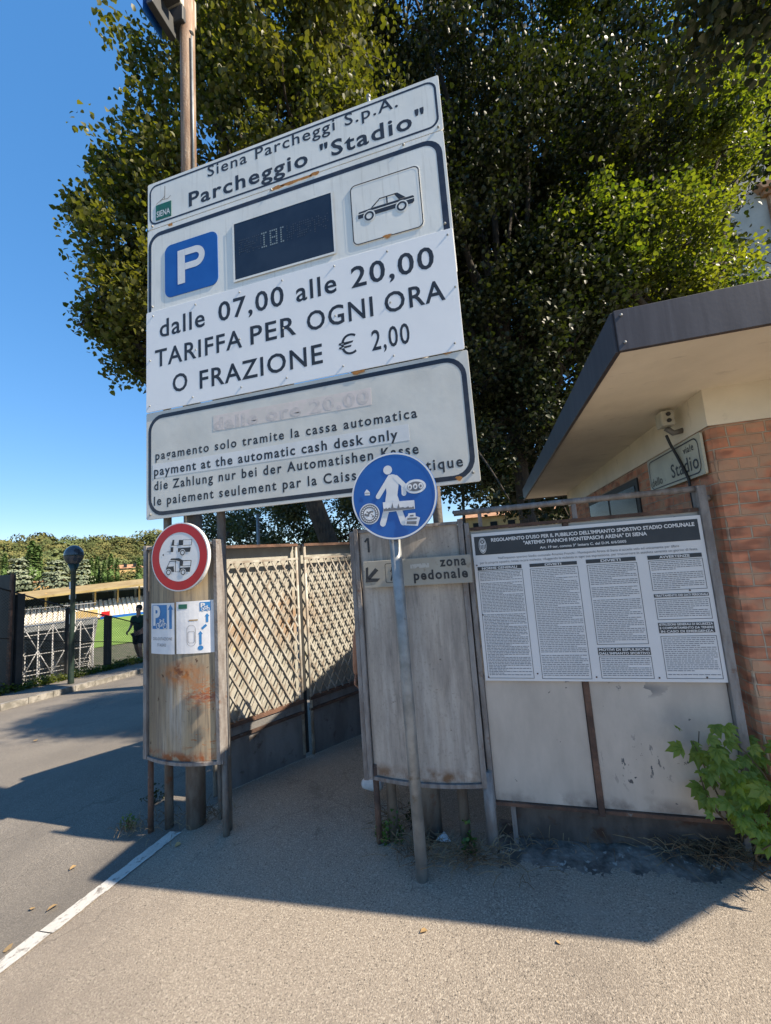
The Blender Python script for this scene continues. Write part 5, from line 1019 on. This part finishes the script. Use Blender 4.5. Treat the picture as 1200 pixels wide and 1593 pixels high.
# ================================================================== PEOPLE
def skin(name, J, E, m, parent, root=0, sub=2):
    me = bpy.data.meshes.new(name); keys = list(J); me.from_pydata([J[k_][0] for k_ in keys], [(keys.index(a), keys.index(b)) for a, b in E], [])
    o = bpy.data.objects.new(name, me); COL.objects.link(o); o.modifiers.new('skin', 'SKIN'); o.modifiers.new('sub', 'SUBSURF').levels = sub; o.modifiers['sub'].render_levels = sub
    for i, k_ in enumerate(keys):
        r_ = J[k_][1]; o.data.skin_vertices[0].data[i].radius = r_ if isinstance(r_, tuple) else (r_, r_); o.data.skin_vertices[0].data[i].use_root = (i == root)
    bpy.context.view_layer.update(); dg = bpy.context.evaluated_depsgraph_get(); me2 = bpy.data.meshes.new_from_object(o.evaluated_get(dg)); bpy.data.objects.remove(o)
    me2.shade_smooth(); me2.materials.clear(); me2.materials.append(m); o = bpy.data.objects.new(name, me2); COL.objects.link(o)
    o.parent = parent; return o
def person(label, loc, heading, P, shirt, shorts):
    t = thing('person', label, 'person', loc); t.rotation_euler.z = heading
    J = dict(pel=((0,0,.94),(.14,.1)), sp=((0,.01,1.12),(.125,.09)), ch=((0,0,1.32),(.15,.1)), nk=((0,.01,1.47),.052), jw=((0,.03,1.56),(.062,.07)), hd=((0,.025,1.66),(.075,.09)), tp=((0,.015,1.735),(.05,.06)),
        ls=((-.175,0,1.4),.06), le=(P['le'],.042), lw=(P['lw'],.028), rs=((.175,0,1.4),.06), re=(P['re'],.042), rw=(P['rw'],.028),
        lh=((-.09,0,.88),(.085,.085)), lk=(P['lk'],.055), la=(P['la'],.036), rh=((.09,0,.88),(.085,.085)), rk=(P['rk'],.055), ra=(P['ra'],.036))
    for s in 'lr':
        a = np.array(P[s+'w']); d = a-np.array(P[s+'e']); d /= np.linalg.norm(d); J[s+'p'] = (tuple(a+d*.055), (.036, .02)); J[s+'c'] = ((lambda q: (tuple(np.array(q[0])*.35+np.array(P[s+'k'])*0+np.array(P[s+'a'])*0, ), 0))(((0,0,0),0)), 0)
        J[s+'c'] = (tuple(np.array(P[s+'k'])*.72+np.array(P[s+'a'])*.28), .056)
    E = [('pel','sp'),('sp','ch'),('ch','nk'),('nk','jw'),('jw','hd'),('hd','tp'),('ch','ls'),('ls','le'),('le','lw'),('lw','lp'),('ch','rs'),('rs','re'),('re','rw'),('rw','rp'),('pel','lh'),('lh','lk'),('lk','lc'),('lc','la'),('pel','rh'),('rh','rk'),('rk','rc'),('rc','ra')]
    b = skin('body', J, E, M['skin'], t)
    mb = MB()
    for s, sx in (('l', -1), ('r', 1)):
        a = np.array(P[s+'w']); d = a-np.array(P[s+'e']); d /= np.linalg.norm(d); pm = a+d*.085; fw = np.array([0, 1., 0]); fw -= d*(fw@d); fw /= np.linalg.norm(fw); out = np.cross(d, fw)*sx
        for i, (o_, l_) in enumerate(((-.03, .07), (-.01, .085), (.011, .08), (.03, .062))):
            p0 = pm+fw*(-o_)-d*.015; p1 = pm+fw*(-o_)+d*l_*.5; p2 = p1+d*l_*.4-out*.012*(1+i*.3)+fw*.004; p3 = p2+d*l_*.2-out*.016; mb.tube([p0, p1, p2, p3], [.0105, .0095, .0085, .006], 8)
        th0 = a+d*.03+fw*.022; mb.tube([th0, th0+fw*.028+d*.03, th0+fw*.03+d*.062], [.013, .0105, .007], 8)
    mb.ball((0, .122, 1.615), .014, 8, 6, 1.5)
    for sx in (-1, 1): mb.ball((sx*.084, .01, 1.63), .02, 8, 6, 1.6)
    me = b.data; bm = bmesh.new(); bm.from_mesh(me); tmp = bpy.data.meshes.new('x'); tmp.from_pydata(mb.v, [], mb.f); bm.from_mesh(tmp); bpy.data.meshes.remove(tmp); bmesh.ops.recalc_face_normals(bm, faces=bm.faces); bm.to_mesh(me); bm.free(); me.shade_smooth()
    def child(o): return o
    def kid(mb_, n, m): o = mb_.build(n, m, None, True); o.parent = t; return o
    e = MB()
    for sx in (-1, 1): e.ball((sx*.03, .098, 1.652), .009, 8, 6)
    kid(e, 'eyes', M['dark']); kid(MB().box((-.02, .098, 1.58), (.02, .107, 1.587)), 'mouth', M['red'])
    JS = dict(pel=((0,0,.9),(.165,.12)), sp=((0,.01,1.12),(.15,.112)), ch=((0,0,1.33),(.165,.118)), nk=((0,.005,1.45),.07), ls=((-.18,0,1.39),.078), le=(tuple(np.array((-.175,0,1.4))*.35+np.array(P['le'])*.65),.072), rs=((.18,0,1.39),.078), re=(tuple(np.array((.175,0,1.4))*.35+np.array(P['re'])*.65),.072))
    skin('shirt', JS, [('pel','sp'),('sp','ch'),('ch','nk'),('ch','ls'),('ls','le'),('ch','rs'),('rs','re')], shirt, t)
    mid = lambda s, f: tuple(np.array((-.095 if s == 'l' else .095, 0, .86))*(1-f)+np.array(P[s+'k'])*f)
    JS = dict(pel=((0,0,.94),(.165,.125)), lh=((-.095,0,.84),.105), lk=(mid('l', .85),.1), rh=((.095,0,.84),.105), rk=(mid('r', .85),.1))
    skin('shorts', JS, [('pel','lh'),('lh','lk'),('pel','rh'),('rh','rk')], shorts, t)
    for s in 'lr':
        a = np.array(P[s+'a']); f = P.get(s+'f', 0); d = np.array([0, math.cos(f), math.sin(f)]) if not isinstance(f, tuple) else np.array(f)
        JS = dict(hl=(tuple(a+np.array([0, -.03, -.03])),.05), md=(tuple(a+d*.07+np.array([0, 0, -.05])),.046), to=(tuple(a+d*.17+np.array([0, 0, -.055])),.034)); skin('shoe', JS, [('hl','md'),('md','to')], M['shoe'], t)
    hr = MB(); hr.ball((0, .0, 1.7), .1, 16, 10, 1.0); hr.v = [(x*.92, y*1.08-.012, max(z, 1.615+max(0, y)*.85)) for x, y, z in hr.v]; kid(hr, 'hair', M['hair'])
    return t
pf = gp(216, 1036); pf[2] = h(pf[0], pf[1])+.115
ang = math.atan2(-pf[1], -pf[0])-math.pi/2
pl = person('person in dark green T-shirt, black shorts and white shoes walking beyond the rusty pillar', pf, ang-.5, dict(le=(-.27,-.05,1.14), lw=(-.2,.16,1.05), re=(.27,-.06,1.13), rw=(.25,.14,1.0), lk=(-.1,.12,.5), la=(-.1,.02,.09), rk=(.1,-.02,.48), ra=(.1,-.2,.12)), M['shirt'], M['shorts'])
MB()
pr = np.array([-.69, 2.8, 0]); pr[2] = h(pr[0], pr[1])
person('person almost hidden behind the grey pillar, bare forearm and white shoe showing', pr, .25, dict(le=(-.3,-.03,1.12), lw=(-.335,.08,.88), re=(.27,.05,1.13), rw=(.26,.2,.95), lk=(-.15,.03,.5), la=(-.2,.02,.16), rk=(.1,.1,.5), ra=(.1,.12,.09), lf=(-.86,.5,-.1)), M['shorts'], M['shorts'])
